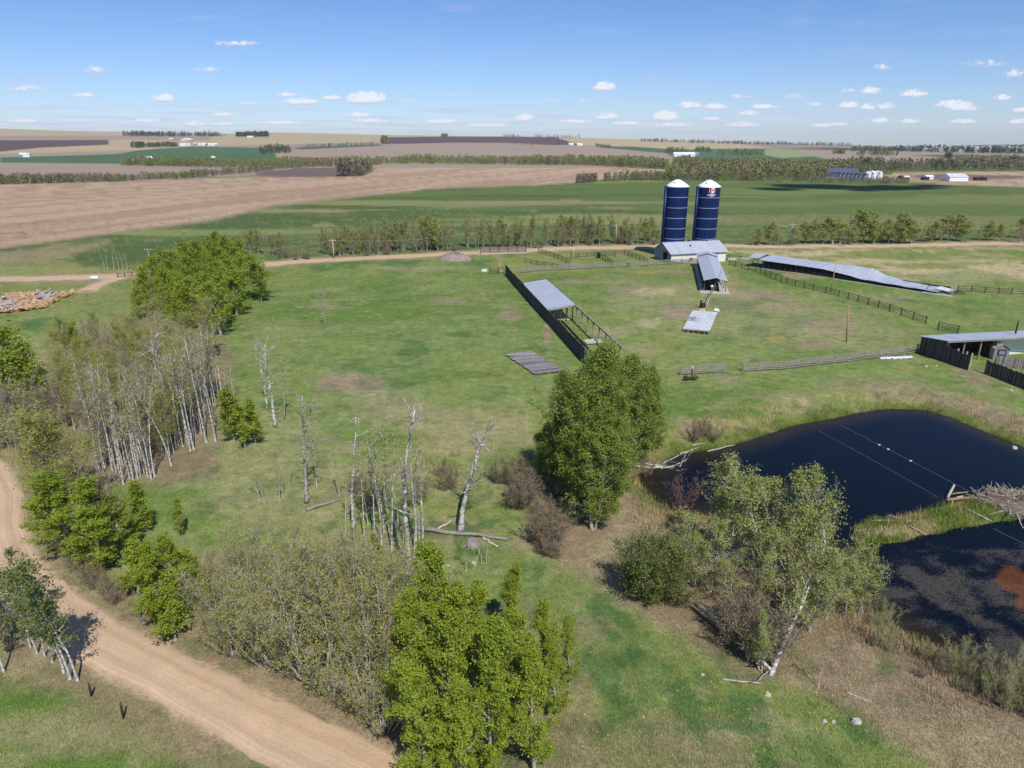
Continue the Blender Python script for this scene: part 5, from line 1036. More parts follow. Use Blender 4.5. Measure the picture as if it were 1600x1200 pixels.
# ---- windbreak wall, open shed and rail frame
def windbreak():
    A, B = np.array((-1.5, 161.4)), np.array((10.3, 92.5)); d = (B - A); L = np.linalg.norm(d); ang = math.atan2(d[1], d[0]); z0 = zg(*A); h = 2.25
    root = empty('windbreak', (A[0], A[1], z0), 'long dark board windbreak wall crossing the pasture beside an open shed', 'windbreak', rz=ang); b = MB(); x = 0.0; rg = np.random.default_rng(5); n = int(L / .42)
    c, s = math.cos(ang), math.sin(ang)
    for i in range(n):
        x = L * i / n; zz = zg(A[0] + c * x, A[1] + s * x) - z0; hh = h + rg.normal(0, .05) + .12 * math.sin(x / 9) + (.14 if (i // 14) % 3 == 0 else 0); b.box((x + L / n / 2, rg.normal(0, .012), zz + hh / 2 - .1), (L / n - .01, .05, hh + .2))
    b.obj('boards', M['wood_dark'], root)
    for zr in (.6, 1.6):
        q = MB(); q.beam((0, .09, zr), (L, .09, zr), .08, .12); q.obj('rail', M['wood_dark'], root)
    for i in range(24):
        q = MB(); x = L * i / 23; q.box((x, .22, 1.0 + zg(A[0] + c * x, A[1] + s * x) - z0), (.16, .16, 2.3)); q.obj('post', M['wood_dark'], root)
    # open shed leaning on it
    xs0, xs1 = 22.2, 45.2; P = lambda x, y: (A[0] + c * x - s * y, A[1] + s * x + c * y); o = P(xs0, .1); z0s = zg(*o); sr = empty('open_shed', (o[0], o[1], z0s), 'open shed with flat grey metal roof standing against the windbreak wall', 'shed', rz=ang)
    Ls, W_, hl, hh = xs1 - xs0, 4.6, 2.3, 2.95; ro = MB(); slab(ro, [(-.3, -.12, hl + .1), (Ls + .3, -.12, hl + .1), (Ls + .3, W_ + .3, hh + .1), (-.3, W_ + .3, hh + .1)], .08); rf = ro.obj('roof', M['roof_x'], sr)
    fa = MB(); fa.hexa([(Ls + .31, -.1, hl - .25), (Ls + .37, -.1, hl - .25), (Ls + .37, W_ + .25, hh - .25), (Ls + .31, W_ + .25, hh - .25)], [(Ls + .31, -.1, hl + .06), (Ls + .37, -.1, hl + .06), (Ls + .37, W_ + .25, hh + .06), (Ls + .31, W_ + .25, hh + .06)]); fa.obj('fascia', M['wood_grey'], sr)
    for i in range(7):
        q = MB(); q.box((Ls * i / 6, W_ - .1, hh / 2 - .1), (.2, .2, hh + .1)); q.obj('post', M['wood_dark'], sr)
    for i in range(3):
        q = MB(); q.box((Ls - .1, W_ * (i + 1) / 4, hh / 2 - .2), (.18, .18, hh - .2)); q.obj('post', M['wood_dark'], sr)
    q = MB(); q.box((Ls / 2, 2.2, .06), (Ls - 1.0, 4.0, .14)); q.obj('bedding', M['straw'], sr)
    q = MB(); q.box((.1, 2.2, 1.1), (.1, 4.2, 2.2)); q.obj('end_wall', M['wood_dark'], sr)
    # rail frame left without a roof
    xf = xs1 + .4; xe = L + 1.5; o = P(xf, 5.0); fr = empty('roofless_pen', (o[0], o[1], zg(*o)), 'roofless frame of dark posts carrying a high rail beyond the open shed', 'frame', rz=ang); q = MB(); q.beam((0, 0, 2.85), (xe - xf, 0, 2.7), .28, .22); q.obj('top_rail', M['wood_grey'], fr)
    for i in range(8):
        x = (xe - xf) * (i + .3) / 7.6; q = MB(); q.box((x, 0, 1.3), (.12, .12, 2.9)); q.obj('post', M['wood_grey'], fr); q = MB(); q.beam((x, .02, 2.2), (x - .5, .02, 2.75), .09); q.beam((x, .02, 2.2), (x + .5, .02, 2.75), .09); q.obj('brace', M['wood_dark'], fr)
    q = MB(); q.beam((0, -2.4, .25), (xe - xf - 3, -2.5, .2), .2, .3); q.obj('dark_ground_beam', M['wood_dark'], fr)  # dark beam lying low on the ground along the frame
    p = g1(927, 537); tr = empty('feed_trough', p, 'pale wooden feed trough inside the roofless rail frame', 'trough', rz=.15); q = MB(); q.box((0, 0, .25), (2.6, 1.1, .12)); q.box((0, -.55, .4), (2.6, .06, .4)); q.box((0, .55, .4), (2.6, .06, .4)); q.obj('box', M['stone'], tr); q = MB(); q.box((-1.0, 0, .08), (.12, .9, .24)); q.obj('leg', M['wood_grey'], tr); q = MB(); q.box((1.0, 0, .08), (.12, .9, .24)); q.obj('leg', M['wood_grey'], tr)
windbreak()
def deck():
    q = [g1(*k) for k in ((788, 554), (835, 587), (858, 585), (860, 567), (830, 550))]; a, b_, c_ = q[0], q[1], q[4]; ex = b_ - a; ey = c_ - a; L = np.linalg.norm(ex[:2]); Wd = np.linalg.norm(ey[:2]) ; c = (a + b_ + c_ + (b_ + ey)) / 4
    root = empty('plank_deck', c, 'fallen grey plank panel lying flat on the grass left of the windbreak', 'plank panel', rz=math.atan2(ex[1], ex[0])); root.rotation_euler[2] = math.atan2(ey[1], ey[0]); b = MB(); n = 17; rg = np.random.default_rng(3)
    ix = lambda v: np.array((v[0] * math.cos(-root.rotation_euler[2]) - v[1] * math.sin(-root.rotation_euler[2]), v[0] * math.sin(-root.rotation_euler[2]) + v[1] * math.cos(-root.rotation_euler[2]), 0)); e1, e2, o = ix(ex), ix(ey), ix(a - c)
    for i in range(n):
        u = (i + .5) / n; s0 = rg.uniform(-.03, .02); b.beam(o + e1 * u + e2 * s0 + (0, 0, .22 + rg.normal(0, .02)), o + e1 * u + e2 * (1 + rg.uniform(-.03, .05)) + (0, 0, .22 + rg.normal(0, .02)), L / n * .84, .05)
    b.obj('planks', M['deck'], root)
    for u in (.15, .5, .85): f = MB(); f.beam(o + e2 * u + (0, 0, .12), o + e2 * u + e1 + (0, 0, .12), .12, .14); f.obj('bearer', M['wood_grey'], root)
    f = MB(); f.beam(o + e1 * .12 + (0, 0, .28), o + e1 * .17 + e2 + (0, 0, .30), .22, .05); f.obj('loose_plank', M['wood_pale'], root)
deck()
# ---- long sagging shed on the right
def long_shed():
    A, B = g1(1173.5, 416.5), g1(1493, 463); d = (B - A)[:2]; ang = math.atan2(d[1], d[0]); L = np.linalg.norm(d); z0 = zg(*A[:2]); root = empty('long_shed', (A[0], A[1], z0), 'long low open shed whose grey metal roof sags to the ground at its right end', 'shed', rz=ang)
    n = 46; Wd = 4.6; b = MB(); X = np.linspace(1.4, L * .93, n); F_, K_ = [], []
    for x in X:
        u = x / L; hf = np.interp(u, [0, .30, .40, .5, .58, .72, .95], [2.0, 2.0, 1.95, 1.5, .95, .75, .5]); hb = np.interp(u, [0, .4, .52, .6, .66, .75, .95], [2.75, 2.7, 2.75, 2.6, 1.6, 1.0, .65]); wob = .05 * math.sin(x * 1.3) * (u > .45)
        F_.append((x, -.3 + .15 * wob, hf + wob)); K_.append((x, Wd + .3, hb - wob))
    for i in range(n - 1): slab(b, [F_[i], (F_[i + 1][0] - .004, *F_[i + 1][1:]), (K_[i + 1][0] - .004, *K_[i + 1][1:]), K_[i]], .05)
    b.obj('roof', M['roof_x'], root)
    e = MB(); slab(e, [(-.3, -.9, 2.5), (2.4, -.9, 2.5), (2.4, 2.0, 3.2), (-.3, 2.0, 3.2)], .06); slab(e, [(-.3, 2.004, 3.2), (2.4, 2.004, 3.2), (2.4, Wd + .5, 2.6), (-.3, Wd + .5, 2.6)], .06); e.obj('end_roof', M['roof_x'], root)
    for i in range(20):
        x = .3 + L * .60 * i / 19; hf = np.interp(x / L, [0, .30, .40, .5, .58, .72], [2.0, 2.0, 1.95, 1.5, .95, .75]) - .06; p = MB(); p.box((x, .05, hf / 2), (.13, .13, hf)); p.obj('post', M['wood_dark'], root)
    for i in range(9):
        x = .3 + L * .60 * i / 8; p = MB(); p.box((x, Wd, 1.25), (.14, .14, 2.5)); p.obj('post', M['wood_dark'], root)
    bm = MB(); bm.beam((.3, .05, 1.88), (L * .38, .05, 1.86), .1, .16); bm.obj('header', M['wood_dark'], root)
    rl = MB(); rl.beam((.3, .2, 1.0), (L * .97, .2, .55), .08, .1); rl.beam((.3, .2, .6), (L * .97, .2, .4), .06, .08); rl.obj('feed_rail', M['pipe_dark'], root)
    bw = MB(); bw.box((L * .48, Wd - .15, .55), (L * .93, .08, 1.1)); bw.obj('back_boards', M['wood_dark'], root)
    fl = MB(); fl.box((L / 2, Wd / 2 - .3, .03), (L + .6, Wd + 1.0, .14)); fl.obj('dark_floor', M['mud'], root); cu = MB(); cu.box((L / 2, -.95, .04), (L + .8, .28, .22)); cu.obj('concrete_curb', M['concrete'], root)
    cu = MB(); cu.box((L * .93, -.3, .10), (L * .12, .9, .04)); cu.obj('concrete_slab', M['concrete'], root)
    rg = np.random.default_rng(9); dbr = MB()
    for i in range(26): x = L * rg.uniform(.86, 1.0); y = rg.uniform(.4, Wd); dbr.beam((x - rg.uniform(.3, 1.3), y, rg.uniform(.2, .9)), (x + rg.uniform(.3, 1.2), y + rg.normal(0, .5), rg.uniform(.15, 1.0)), rg.uniform(.08, .22), .08)
    dbr.obj('broken_rafters', M['wood_dark'], root); sh = MB(); slab(sh, [(L * .9, 1.5, .85), (L * .97, 1.3, .55), (L * .975, 3.2, .8), (L * .91, 3.6, 1.1)], .04); sh.obj('loose_sheet', M['sheet'], root)
    for x, hh in ((L * .985, 1.5), (L * .93, 1.0), (L * .88, 1.1)): p = MB(); p.box((x, .3, hh / 2), (.15, .15, hh)); p.obj('post', M['wood_grey'], root)
    # concrete apron linking shed and barn
    a, c = g1(1136, 406.5), g1(1174, 405); o = MB(); o.beam((0, 0, .25), c - a + (0, 0, .25), .8, .6); ob = o.obj('feed_bunk', M['concrete'], None, a); tag(ob, 'pale concrete feed bunk between the white barn and the long shed', 'feed bunk')
long_shed()
# ---- right hand shed, small white hut and plank fences
def right_shed():
    A, B = g1(1435, 552), g1(1511, 578.5); d = (B - A)[:2]; ang = math.atan2(d[1], d[0]); L = np.linalg.norm(d); Ls = L * .52; z0 = zg(*A[:2])
    root = empty('cattle_shed', (A[0], A[1], z0), 'dark board cattle shed with sloping blue grey roof at the right picture edge', 'shed', rz=ang); b = MB(); n = 18; rg = np.random.default_rng(2)
    for i in range(n): x = Ls * i / n; h = 2.6 + .5 * i / n; b.box((x + Ls / n / 2, rg.normal(0, .01), h / 2 - .15), (Ls / n - .008, .05, h + .2))
    b.obj('side_wall', M['wood_dark'], root)
    far = 34.0; sk = .10                       # the shed runs off to the right of the frame
    ro = MB(); slab(ro, [(-.35, -.35, 2.68), (Ls + .35, -.35, 3.28), (Ls + .35 - sk * 0 + far * sk, far, 3.28), (-.35 + far * sk, far, 2.68)], .07); rr = ro.obj('roof', M['roof_y'], root)
    fa = MB(); fa.beam((Ls + .42, -.35, 3.12), (Ls + .42 + far * sk, far, 3.12), .06, .24); fa.obj('fascia', M['wood_grey'], rr)
    vp = MB(); vp.tube([(Ls - .8, 13.3, 3.1), (Ls - .8, 13.3, 5.0)], .12, 8, cap=True); vp.obj('stove_pipe', M['dark_metal'], rr)
    bk = MB(); bk.hexa([(0.3, .05, -.2), (0.4, .05, -.2), (.4 + far * sk, far, -.2), (.3 + far * sk, far, -.2)], [(0.3, .05, 2.55), (0.4, .05, 2.55), (.4 + far * sk, far, 2.55), (.3 + far * sk, far, 2.55)]); bk.obj('back_wall', M['wood_dark'], root)
    wm = MB(); wm.box((Ls - 1.2 + .9, 8.9 + 12, 1.35), (.12, 24, 2.7), -.1 * 0); wm.obj('white_siding', M['white'], root)
    dv = MB(); dv.box((Ls / 2, 8.6, 1.3), (Ls - .6, .1, 2.6)); dv.obj('inner_panel', M['wood_dark'], root)
    for i in range(4): p = MB(); y = .2 + i * 2.7; p.box((Ls + y * sk, y, 1.55), (.18, .18, 3.1)); p.obj('post', M['pole'], root)
    fl = MB(); fl.box((Ls / 2 + .3, 6, .02), (Ls - .4, 11, .08)); fl.obj('dark_floor', M['mud'], root)
    # board fence continuing the wall
    o = A[:2] + d / L * (Ls + .02); fr = empty('board_fence', (o[0], o[1], z0), 'dark vertical board fence running on from the cattle shed wall', 'fence', rz=ang); f = MB(); Lf = L - Ls
    for i in range(22): x = Lf * i / 22; h = 2.5 - .4 * i / 22 + rg.normal(0, .05); f.box((x + Lf / 44, rg.normal(0, .012), h / 2 - .15), (Lf / 22 - .01, .045, h + .2))
    f.obj('boards', M['wood_dark'], fr)
    for z in (.7, 1.8): q = MB(); q.beam((0, .08, z), (Lf, .08, z), .06, .12); q.obj('rail', M['pole'], fr)
    for x in (Lf * .45, Lf * .8, Lf): q = MB(); q.box((x, .2, 1.15), (.18, .18, 2.7)); q.obj('post', M['wood_pale'], fr)
right_shed()
def hut():
    p, q = g1(1551, 562), g1(1574, 563.5); ang = math.atan2(*(q - p)[:2][::-1]); W_ = np.linalg.norm((q - p)[:2]); root = empty('hut', p, 'small white gabled hut with dark framed door at the right edge', 'hut', rz=ang); L, h, hr = 6.0, 1.75, 2.35
    b = MB(); b.add([(0, 0, -.1), (W_, 0, -.1), (W_, 0, h), (W_ / 2, 0, hr), (0, 0, h), (0, L, -.1), (W_, L, -.1), (W_, L, h), (W_ / 2, L, hr), (0, L, h)], [(4, 3, 2, 1, 0)[::-1], (5, 6, 7, 8, 9)[::-1]]); b.obj('front_wall', M['grey_wall'], root)
    s = MB(); s.box((W_ - .03, L / 2, h / 2 - .05), (.06, L - .02, h)); s.box((.03, L / 2, h / 2 - .05), (.06, L - .02, h)); s.obj('side_wall', M['white_clean'], root)
    ro = MB(); slab(ro, [(-.15, -.15, h - .05), (W_ / 2 - .004, -.15, hr + .05), (W_ / 2 - .004, L, hr + .05), (-.15, L, h - .05)], .05); slab(ro, [(W_ / 2 + .004, -.15, hr + .05), (W_ + .15, -.15, h - .05), (W_ + .15, L, h - .05), (W_ / 2 + .004, L, hr + .05)], .05); ro.obj('roof', M['slab'], root)
    d = MB(); d.box((W_ * .5, -.03, .82), (1.1, .05, 1.6)); do = d.obj('door', M['dark_metal'], root)
    for z in (.45, 1.15): d = MB(); d.box((W_ * .5, -.07, z), (.75, .05, .5)); d.obj('panel', M['grey_wall'], do)
hut()
def plank_fence(a, b_, h, label, mtl, gap=.18, seed=1, rails=True, ext=0.0):
    d = (b_ - a)[:2]; L = np.linalg.norm(d) + ext; ang = math.atan2(d[1], d[0]); root = empty('plank_fence', (a[0], a[1], zg(*a[:2])), label, 'fence', rz=ang); rg = np.random.default_rng(seed); f = MB(); n = int(L / gap)
    for i in range(n):
        hh = h + rg.normal(0, .05); f.box((i * gap + gap / 2, rg.normal(0, .012), hh / 2), (gap * .86, .035, hh))
    f.obj('planks', M[mtl], root)
    for z in (.4, h - .35): q = MB(); q.beam((0, .06, z), (L, .06, z), .05, .12); q.obj('rail', M['wood_grey'], root)
    for i in range(int(L / 2.4) + 1): q = MB(); q.box((i * 2.4, .16, h / 2), (.14, .14, h + .15)); q.obj('post', M['wood_grey'], root)
plank_fence(g1(1537.5, 583), g1(1600, 608), 1.9, 'shaded plank fence in the corner of the yard at the right edge', 'wood_dark', .24, 3, ext=9)
plank_fence(g1(1554, 573), g1(1600, 577), 1.5, 'sunlit grey plank fence in front of the small white hut', 'fence_plank', .2, 4, ext=6)
# ---- rail fences
def rail_fence(pts, h, nrails, label, mtl, group=None, post=.13, step=2.6, jit=.0, seed=1, rail=.09, name='rail_fence', gaps=()):
    rg = np.random.default_rng(seed); P = [g1(*p) for p in pts]; c = P[0]; root = empty(name, c, label, 'fence', group)
    for si, (a, b_) in enumerate(zip(P[:-1], P[1:])):
        if si in gaps: continue
        L = np.linalg.norm((b_ - a)[:2]); n = max(1, round(L / step)); q = [a + (b_ - a) * i / n for i in range(n + 1)]; q = [np.array((x[0], x[1], zg(x[0], x[1]))) - c for x in q]; hs = [h * rg.uniform(1 - jit, 1 + jit) for _ in q]
        for i in range(n + (1 if si == len(P) - 2 or si + 1 in gaps else 0)):
            m = MB(); m.beam(q[i] + (0, 0, -.2), q[i] + (rg.normal(0, jit * .3), rg.normal(0, jit * .3), hs[i] + .1), post); m.obj('post', M[mtl], root)
        for k in range(nrails):
            m = MB(); f = (k + .8) / nrails
            for i in range(n): m.beam(q[i] + (0, -.08, hs[i] * f + rg.normal(0, jit * .25)), q[i + 1] + (0, -.08, hs[i + 1] * f + rg.normal(0, jit * .25)), rail * .6, rail)
            m.obj('rail', M[mtl], root)
    return root
rail_fence([(1063, 586), (1087, 585), (1135, 581), (1160, 580.5), (1185, 579.5), (1232, 576.5), (1279, 570.5), (1327, 565.5), (1372, 559), (1433, 551)], 1.25, 4, 'weathered wooden rail fence between the right pasture and the pond meadow', 'wood_grey', step=2.4, jit=.10, rail=.15, gaps=(2,))
rail_fence([(1139, 414), (1180, 425), (1229, 444), (1270, 454), (1310, 464), (1372, 481), (1446, 506.5)], 1.35, 4, 'dark pipe fence curving across the right pasture below the long shed', 'pipe_dark', step=2.8, rail=.09, seed=2)
rail_fence([(1465, 515.5), (1496, 522)], 1.35, 4, 'short end piece of dark pipe fence above the cattle shed roof', 'pipe_dark', step=2.8, rail=.09, seed=3)
G = 'corral fences left of the barn'
rail_fence([(812, 427), (835, 424), (880, 422), (930, 419), (985, 416.5), (1040, 413.5), (1090, 411)], 1.3, 4, 'grey corral fence along the near side of the pens', 'wood_grey', G, step=2.6, jit=.06, rail=.14, seed=4)
rail_fence([(841, 394.5), (866, 403), (891, 413)], 1.3, 4, 'dark pipe fence slanting across the left pen', 'pipe_dark', G, seed=5)
rail_fence([(891, 403), (930, 400.5), (976, 398)], 1.3, 4, 'dark fence across the back of the middle pens', 'pipe_dark', G, seed=6)
rail_fence([(934, 401), (958, 415.5)], 1.3, 4, 'dark fence dividing the two right pens', 'pipe_dark', G, seed=7)
rail_fence([(976, 398), (1012, 411.5)], 1.3, 4, 'dark fence closing the rightmost pen near the silo', 'pipe_dark', G, seed=8)
rail_fence([(820, 410), (850, 416), (878, 421)], 1.1, 3, 'low dark fence inside the left pen', 'pipe_dark', G, seed=9)
rail_fence([(1496, 455), (1560, 459), (1620, 462)], 1.2, 3, 'thin dark fence running right from the ruined end of the long shed', 'pipe_dark', seed=10)
rail_fence([(1137, 404), (1156, 407), (1173, 410)], 1.2, 3, 'dark fence between the white barn and the long shed', 'pipe_dark', seed=11)
rail_fence([(184, 433.5), (240, 431), (262, 429)], 1.0, 3, 'low dark fence beside the far road at the left', 'pipe_dark', seed=12, step=1.4)
rail_fence([(765, 428), (792, 426.5)], 1.5, 5, 'green metal pen gate at the far end of the windbreak', 'pipe_dark', seed=13)
def panel_wind():
    a, b_ = g1(751, 396.5), g1(822, 395.5); d = (b_ - a)[:2]; L = np.linalg.norm(d); root = empty('slatted_windbreak', a, 'reddish brown slatted windbreak panel standing by the far road', 'windbreak', rz=math.atan2(d[1], d[0])); f = MB(); n = 44
    for i in range(n): f.box((L * (i + .5) / n, .03, 1.15), (L / n * .82, .04, 2.0))
    f.obj('slats', M['twig_brown'], root)
    for z in (.2, 2.1): q = MB(); q.beam((0, -.03, z), (L, -.03, z), .1, .14); q.obj('rail', M['pipe_dark'], root)
    for i in range(6): q = MB(); q.box((L * i / 5, -.12, 1.1), (.14, .14, 2.4)); q.obj('post', M['pipe_dark'], root)
    q = MB(); q.beam((0, -.7, .15), (L, -.7, .15), .7, .3); q.obj('concrete_base', M['concrete'], root)
panel_wind()
for (x, y, w2, d2, h2, m_, nm, lab) in [(757, 424, 1.3, .7, .5, 'white_clean', 'water_tub', 'white water tub left of the windbreak end'), (784, 425.5, 1.0, .7, .4, 'stone', 'stone_block', 'pale stone block at the foot of the lone post'), (897, 417, 2.4, 1.2, .9, 'wood_grey', 'feed_bin', 'grey wooden feed bin in the corral fence'), (931, 416, 1.8, 1.0, .9, 'wood_grey', 'feed_rack', 'grey slatted feed rack right of the feed bin'),
                                       (985, 416, 2.0, 1.0, .9, 'wood_grey', 'feed_rack', 'grey feed rack near the right end of the corral'), (968, 401, 2.4, .8, .6, 'wood_grey', 'trough', 'grey trough in the rightmost pen'), (935, 403, .8, .8, 1.4, 'black', 'dark_drum', 'dark drum standing in the middle pens')]:
    p = g1(x, y); root = empty(nm, p, lab, nm.replace('_', ' ')); b = MB(); b.box((0, 0, h2 / 2), (w2, d2, h2 - .06)); b.obj('body', M[m_], root)
    for s in (-1, 1): q = MB(); q.box((s * w2 * .42, 0, h2 / 2 + .02), (.1, d2 + .08, h2 + .06)); q.obj('side_board', M[m_], root)
# ---- poles and wires
def pole(px, py, tx, ty, r, label, mtl='pole', cross=False, group=None):
    p = g1(px, py); q = at_depth(tx, ty, p[1]) - p; root = empty('utility_pole' if cross else 'wooden_pole', p, label, 'pole', group); b = MB(); b.tube([(0, 0, -.3), q], (r, r * .75), 8, cap=True); b.obj('shaft', M[mtl], root)
    if cross:
        c = MB(); c.beam((q[0] - .8, q[1], q[2] - .35), (q[0] + .8, q[1], q[2] - .35), .12); c.obj('crossarm', M[mtl], root)
        for s in (-.7, 0, .7): i = MB(); i.box((q[0] + s, q[1], q[2] - .2), (.09, .09, .18)); i.obj('insulator', M['white_clean'], root)
    return p + q
pole(1322.5, 534.5, 1326.5, 476, .12, 'tall tan wooden pole alone in the right pasture'); pole(1297.5, 456, 1306.5, 413, .10, 'leaning wooden pole in front of the long shed'); pole(895.5, 413, 896, 384, .09, 'thin pale pole rising out of the corral fence', 'pole_pale')
tops = [pole(237, 428, 230.5, 388, .13, 'utility pole beside the far road at the left', 'pole', True), pole(522, 404.5, 519.5, 374, .15, 'pale utility pole in front of the hedgerow', 'pole_pale', True), pole(790.5, 384, 791, 353, .13, 'utility pole behind the slatted windbreak panel', 'pole_pale', True), pole(962, 381, 963.5, 350.5, .13, 'utility pole left of the silos by the far road', 'pole_pale', True), pole(1238, 381, 1239, 349.5, .13, 'utility pole in the tree row right of the silos', 'pole_pale', True)]
pole(803.5, 383, 803.5, 367, .10, 'short pale post beside the utility pole behind the panel', 'pole_pale'); pole(1480, 376, 1481, 352, .09, 'pale pole among the trees along the far road', 'pole_pale')
tops.append(np.array((tops[-1][0] + 130, tops[-1][1] + 8, tops[-1][2])))
for i, (a, b_) in enumerate(zip(tops[:-1], tops[1:])):
    m = MB()
    for s in (-.7, .7): m.tube([a + (b_ - a) * t + (0, s * .2, -.25 - 1.6 * (1 - (2 * t - 1) ** 2)) for t in np.linspace(0, 1, 13)], .018, 3)
    tag(m.obj('power_line', M['wire']), 'pair of thin overhead wires strung between two roadside poles', 'wire', 'overhead wires along the far road')
p = g1(781, 425); root = empty('post_with_board', p, 'lone pale post carrying a small tan board by the windbreak end', 'post'); b = MB(); b.box((0, 0, 1.6), (.16, .16, 3.4)); b.obj('post', M['pole_pale'], root); b = MB(); b.box((.2, -.14, 3.35), (1.5, .06, .8)); b.obj('board', M['pole'], root)
for x, y, h, lab in [(143, 1088, .95, 'dark fence post in the grass left of the road, farther one'), (193, 1122, 1.1, 'dark fence post in the grass left of the road, nearer one'), (836, 609, .8, 'short orange marker post on the meadow left of the middle grove')]:
    p = g1(x, y); b = MB(); b.tube([(0, 0, -.2), (.02, 0, h * .8), (.03, 0, h)], (.07, .065, .05), 8, cap=True); tag(b.obj('marker_post' if x > 700 else 'fence_post', M['pole'] if x > 700 else M['pipe_dark'], None, p), lab, 'post')
# ---- old implement, white debris along the fence
p = g1(1078.5, 594); root = empty('old_implement', p, 'rusty old implement with small iron wheels below the rail fence', 'implement'); b = MB(); b.box((0, 0, .35), (1.8, .5, .12)); b.obj('frame', M['pipe_dark'], root); b = MB(); b.box((.15, .1, .95), (.16, .16, 1.4)); b.obj('mast', M['pipe_dark'], root); b = MB(); b.box((.15, .1, 1.75), (.35, .3, .25)); b.obj('cap', M['wood_pale'], root)
for s in (-.7, .55): b = MB(); b.tube([(s + .38 * math.cos(a), -.3, .38 + .38 * math.sin(a)) for a in np.linspace(0, 6.283, 15)], .05, 5); b.beam((s - .36, -.3, .38), (s + .36, -.3, .38), .05); b.beam((s, -.3, .02), (s, -.3, .74), .05); b.obj('wheel', M['pipe_dark'], root)
def log(px1, py1, px2, py2, r, label, mtl='wood_pale', z=.0, group=None, name='log', br=0):
    a, b_ = g1(px1, py1), g1(px2, py2); a, b_ = a + (0, 0, r * .8 + z), b_ + (0, 0, r * .8 + z); c = (a + b_) / 2; m = MB(); rg = np.random.default_rng(int(px1 * 7 + py1)); t = np.linspace(0, 1, 7); P = [(a + (b_ - a) * u) - c + rg.normal(0, r * .25, 3) * (0 < u < 1) for u in t]; m.tube(P, r * (1 - .45 * t), 8, cap=True)
    for i in range(br): q, d = along(np.array(P), rg.uniform(.3, .95)); m.tube(path(rg, q, around(rg, d, R(rg.uniform(25, 60))) + (0, 0, .2), rg.uniform(.8, 2.2), 5, .15, .05), np.linspace(r * .5, .015, 6), 5)
    return tag(m.obj(name, M[mtl], None, c), label, 'log', group)
log(655, 829, 793, 845, .20, 'long grey fallen log below the stout leaning birch', 'wood_grey', name='fallen_log'); log(754, 842, 778, 856, .13, 'short pale log crossing the end of the long fallen log'); log(682, 830, 709, 813, .12, 'pale peeled log behind the long fallen log'); log(478, 799, 530, 783, .17, 'brown fallen log near the straight dead birch', 'wood_grey', name='fallen_log'); log(742, 886, 751, 855, .05, 'white leaning stick behind the bottom grove', 'wood_pale', .0, name='stick')
log(1085, 955, 1203, 1060, .17, 'long fallen trunk lying down the bank to the leaning poplar', 'bark_pale', .5, name='fallen_tree', br=9); log(1128, 1062, 1190, 1069, .06, 'pale forked stick on the edge of the bottom meadow', name='stick', br=3); log(1322, 1082, 1362, 1098, .05, 'thin pale stick on the bare bank', name='stick'); log(270, 648, 290, 634, .14, 'pale log on the floor of the left wood', name='log'); log(500, 690, 530, 684, .08, 'pale broken branch on the pasture right of the dead birches', 'wood_grey', name='branch', br=3)
for x1, y1, x2, y2, r, l in [(1062, 710, 1092, 700, .09, 'pale log at the pond edge, left one'), (1080, 697, 1101, 693, .09, 'pale log higher up the bank at the pond end'), (1105, 706, 1148, 696, .08, 'long reddish log along the pond edge')]: log(x1, y1, x2, y2, r, l)
for i, (x1, y1, x2, y2, r, br) in enumerate([(990, 732, 1068, 736, .12, 6), (1006, 727, 1060, 737, .10, 5), (1030, 730, 1064, 712, .06, 2), (1045, 733, 1072, 722, .05, 2)]): log(x1, y1, x2, y2, r, ['bleached fallen tree reaching into the pond end, lower stem', 'bleached fallen tree reaching into the pond end, upper stem', 'thin bleached branch sticking up towards the bank', 'thin bleached branch out over the pond'][i], 'bark_white', .15, 'driftwood at the pond end', 'driftwood', br)
p = g1(738, 853); b = MB(); rg_ = np.random.default_rng(4); 
for k_ in range(9): a_ = k_ * .7; b.tube([(.3 * math.cos(a_), .25 * math.sin(a_), .28 + rg_.uniform(-.1, .1)), (.4 * math.cos(a_), .35 * math.sin(a_), .2), (.75 * math.cos(a_), .6 * math.sin(a_), -.1)], (.16, .12, .05), 6)
b.tube([(0, 0, -.2), (.03, 0, .25), (.06, 0, .52)], (.62, .52, .40), 11, cap=True); tag(b.obj('stump', M['wood_grey'], None, p), 'big grey stump beside the long fallen log', 'stump')
for i, (x, y, s) in enumerate([(1338, 1128, .30), (1288, 1127, .15), (1302, 1129, .15), (1200, 1086, .2), (1098, 1055, .14), (1012, 852, .25), (740, 880, .2), (560, 742, .25), (700, 884, .15), (1585, 700, .3), (1580, 610, .2), (1447, 573, .25), (1463, 572, .2), (1120, 455, .0)]):
    if s:
        b = MB(); rg_ = np.random.default_rng(50 + i); th = np.linspace(0, 6.283, 9)[:-1]; vs = [(s * 1.2 * math.cos(a) * rg_.uniform(.7, 1.2), s * math.sin(a) * rg_.uniform(.7, 1.2), -.1) for a in th] + [(s * .7 * math.cos(a) * rg_.uniform(.7, 1.2), s * .6 * math.sin(a) * rg_.uniform(.7, 1.2), s * rg_.uniform(.5, .8)) for a in th]
        b.add(vs, [(k, (k + 1) % 8, 8 + (k + 1) % 8, 8 + k) for k in range(8)] + [tuple(range(8, 16))]); tag(b.obj('stone', M['stone'], None, g1(x, y)), 'small pale stone lying loose on the grass', 'stone', 'loose pale stones')
a_ = g1(1378, 560.5); b = MB(); rg_ = np.random.default_rng(8)
for i in range(5): b.beam((i * .9 - .4, rg_.normal(0, .1), .12), (i * .9 + 1.0, .3 + rg_.normal(0, .15), .15), .35, .18)
tag(b.obj('white_pipe_heap', M['white_clean'], None, a_), 'white sheets lying along the foot of the rail fence', 'sheets')
